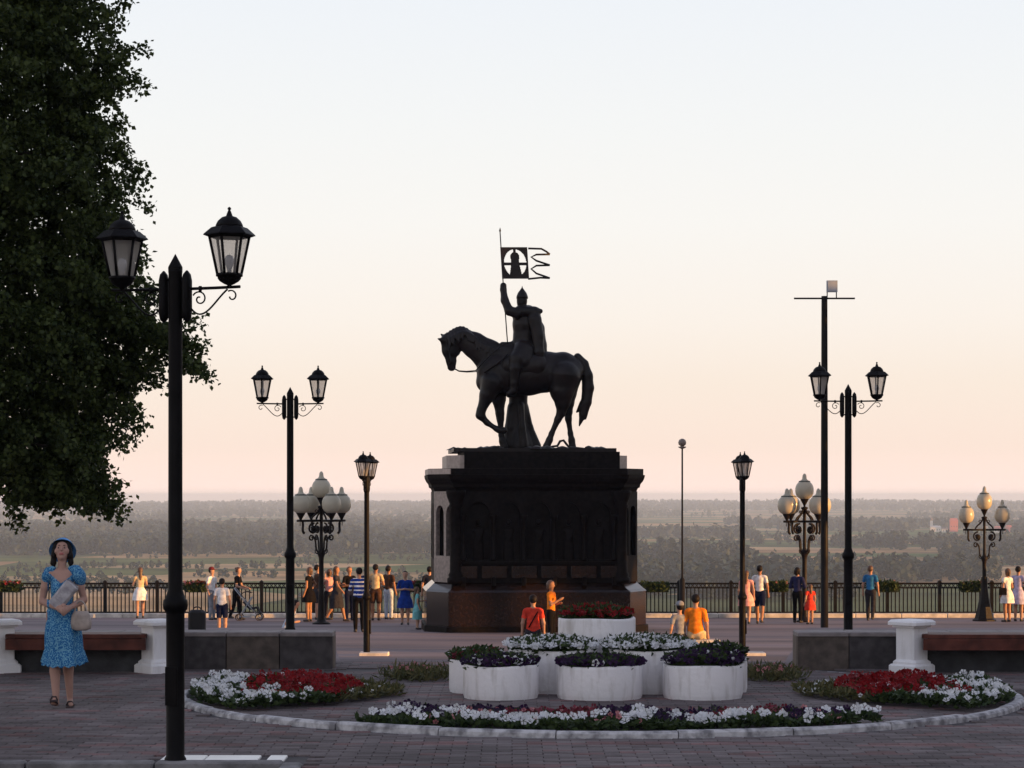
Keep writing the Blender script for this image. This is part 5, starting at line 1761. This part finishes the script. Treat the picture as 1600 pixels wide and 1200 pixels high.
def sprays(centers, n_each, ln, leaf, rng, droop=.35, outward=None):
    """drooping twigs set with leaves: returns leaf quads and twig polylines"""
    n = len(centers)
    d_ = rng.normal(0, 1, (n, 3)); d_[:, 2] *= .4
    if outward is not None:
        d_ += outward
    d_ /= np.linalg.norm(d_, axis=1)[:, None]
    L_ = ln * rng.uniform(.6, 1.3, n)
    t_ = rng.random((n, n_each)) ** .8
    base = centers[:, None] + d_[:, None] * (t_ * L_[:, None])[..., None]
    base[..., 2] -= droop * (t_ ** 2) * L_[:, None]
    base += rng.normal(0, .045, base.shape)
    B = base.reshape(-1, 3); m_ = len(B)
    ax = rng.normal(0, 1, (m_, 3)); ax[:, 2] -= .7
    ax /= np.linalg.norm(ax, axis=1)[:, None]
    nr = rng.normal(0, .8, (m_, 3)) + (0, 0, 1.0)
    sd = np.cross(ax, nr); sd /= np.linalg.norm(sd, axis=1)[:, None] + 1e-9
    up = np.cross(sd, ax)
    s_ = (leaf * rng.uniform(.7, 1.25, m_))[:, None]
    Q = np.stack([B, B + ax * s_ * .45 + sd * s_ * .42 + up * s_ * .08, B + ax * s_ * 1.05, B + ax * s_ * .45 - sd * s_ * .42 + up * s_ * .08], 1)
    return Q.reshape(-1, 3), d_, L_


# --- big linden at the left edge
TD = 25.2
lt = thing('linden_tree', 'big dark leafy tree filling the left edge above the woman in blue', 'tree', (-7.9, TD, ZT))
ys_ = np.array([-420, 0, 70, 150, 250, 330, 420, 500, 545, 600, 640, 700, 740, 790, 835])
xs_ = np.array([120, 196, 212, 238, 248, 246, 252, 280, 288, 262, 242, 236, 220, 182, 150])
prof_z = (775 - ys_[::-1]) * TD / FPX; prof_x = (xs_[::-1] - 800) * TD / FPX
rng = np.random.default_rng(77)
cen = []
while len(cen) < 3300:
    z_ = rng.uniform(-.42, 7.4); y_ = rng.normal(0, 1.0) * 1.35; 
    xr = np.interp(z_, prof_z, prof_x) - .46 - .28 * y_ * y_ - .12 * abs(y_)
    xr += .5 * (float(vnoise(z_ * 1.0 + 20, y_ * .6 + 20, .62, 41)) - .5)
    xl = -12.0 + .25 * y_ * y_
    if xr - xl < .4:
        continue
    # denser near the surface facing the plaza
    x_ = xr - abs(rng.exponential(1.25)) if rng.random() < .7 else rng.uniform(xl, xr)
    if x_ < xl:
        continue
    zb = .26 + .12 * math.sin(x_ * 5) + .12 * max(0, -5.2 - x_) + .28 * max(0, abs(y_) - .6)
    if z_ < zb:
        continue
    cen.append((x_, TD + y_, z_))
for k in range(70):                                  # low hanging boughs
    cen.append((rng.uniform(-5.5, -4.75), TD + rng.normal(0, .35), rng.uniform(.02, .35)))
for k in range(24):                                  # mid-height bough reaching right
    t_ = rng.random(); cen.append((-4.15 + .62 * t_, TD + rng.normal(0, .2), 1.75 + rng.normal(0, .16) - .1 * t_))
for k in range(16):
    cen.append((rng.uniform(-4.95, -4.6), TD + rng.normal(0, .2), rng.uniform(-.02, .15)))
cen = np.array(cen)
trunk_c = np.array([-7.9, TD, 1.5])
outw = cen - trunk_c; outw[:, 2] *= .3; outw /= np.linalg.norm(outw, axis=1)[:, None]
Q1, dd_, LL_ = sprays(cen, 105, .46, .056, rng, .32, outw * .8)
o = link('foliage', quads_mesh('foliage', Q1 - (-7.9, TD, ZT), 4, [M_leafd]), lt)
o['kind'] = 'stuff'
m = MB()
m.tube([(0, 0, -.1), (.03, .02, 1.2), (-.05, 0, 3.0), (.05, .05, 5.0), (0, 0, 8.5)], [.42, .33, .28, .2, .06], 12)
m.build('trunk', M_bark, lt)
rr_ = random.Random(5)
m = MB()
for k in range(60):
    c = cen[rr_.randrange(len(cen))] - np.array((-7.9, TD, ZT))
    z0 = max(1.5, min(8, c[2] * .75 + rr_.uniform(.2, .8)))
    mid = (c[0] * .5, c[1] * .5, (z0 + c[2]) / 2 + .35)
    m.tube([(0, 0, z0), mid, tuple(c)], [.07, .035, .01], 6)
m.build('limbs', M_bark, lt)


# --- unseen trees beyond the right edge; crown heights and gaps set to shape the low sun
def park_tree_meshes(seed, crown_z0, h, r):
    rng = np.random.default_rng(seed)
    c = rng.normal(0, 1, (420, 3)); c /= np.linalg.norm(c, axis=1)[:, None]
    c *= (rng.random(420) ** .4)[:, None]
    hh_ = (h - crown_z0) / 2
    c = c * (r, r, hh_) + (0, 0, crown_z0 + hh_)
    Q, _, _ = sprays(c, 40, .9, .24, rng, .3)
    fm_ = quads_mesh('foliage', Q, 4, [M_leafo])
    m = MB(); m.tube([(0, 0, -.2), (.05, 0, crown_z0 * .6), (0, .05, crown_z0 + .8), (0, 0, h * .8)], [.26, .2, .17, .05], 10)
    for k in range(9):
        q = c[rng.integers(len(c))]
        m.tube([(0, 0, crown_z0 + rng.uniform(0, 1.5)), tuple(q * (.5, .5, .9)), tuple(q)], [.07, .04, .012], 5)
    return fm_, m.mesh('trunk', M_bark)


PTM = [park_tree_meshes(1, 3.2, 13.2, 3.3), park_tree_meshes(2, 4.1, 13.0, 3.4), park_tree_meshes(3, 5.6, 13.4, 3.2)]
PT = [(19.5, 43.5, 0), (20, 48.5, 0), (24, 49.5, 0), (20.5, 53.3, 0), (25, 53.8, 0), (21.8, 57.2, 1), (28, 54.8, 1), (31, 50, 1), (24, 63.8, 2), (28.8, 61.8, 2), (25.6, 58.2, 2), (30, 66.3, 2)]
for i, (x, y, km) in enumerate(PT):
    t_ = thing('park_tree', 'park tree out of view beyond the right edge', 'tree', (x, y, zlow(min(y, 78)) - (0 if y < 78 else 2)), i * 1.3, 'park trees beyond the right edge')
    f_, k_ = PTM[km]
    o = link('foliage', f_, t_); o['kind'] = 'stuff'
    link('trunk', k_, t_)

# --- unseen two-storey building, added beyond the right edge to shade the upper terrace
M_stucco = mat('pale_stucco', (.50, .44, .36), .85, var=.1, scale=2)
bl = thing('shade_building', 'unseen long pale building added beyond the right edge to shade the terrace', 'building', (26, 0, ZT))
m = MB(); m.box((0, 0, 4.0), (14, 68, 8)); m.build('wall', M_stucco, bl)
m = MB(); m.add([(-7.6, -34.6, 8.002), (7.6, -34.6, 8.002), (7.6, 34.6, 8.002), (-7.6, 34.6, 8.002), (0, -28, 11.5), (0, 28, 11.5)], [(0, 1, 4), (1, 2, 5, 4), (2, 3, 5), (3, 0, 4, 5), (3, 2, 1, 0)])
m.build('roof', mat('roof_metal', (.12, .16, .13), .5), bl)
for k in range(16):
    for z_ in (2.2, 5.8):
        m = MB(); m.box((-7.03, -31 + k * 4.1, z_), (.10, 1.3, 2.0)); m.build('window', M_boxg, bl)

# ------------------------------------------------------------------ haze over the valley
hz_m = bpy.data.materials.new('valley_haze'); hz_m.use_nodes = True
t = hz_m.node_tree; t.nodes.clear()
o_ = t.nodes.new('ShaderNodeOutputMaterial'); pv = t.nodes.new('ShaderNodeVolumePrincipled')
pv.inputs['Color'].default_value = (.60, .76, 1.0, 1); pv.inputs['Density'].default_value = 1.1e-4; pv.inputs['Anisotropy'].default_value = 0.0
t.links.new(pv.outputs[0], o_.inputs['Volume'])
m = MB(); m.box((0, 6700, -31.5), (18500, 14200, 87)); hz = m.build('haze', hz_m)
tag(hz, 'pale evening haze lying over the valley', 'haze', kind='stuff')
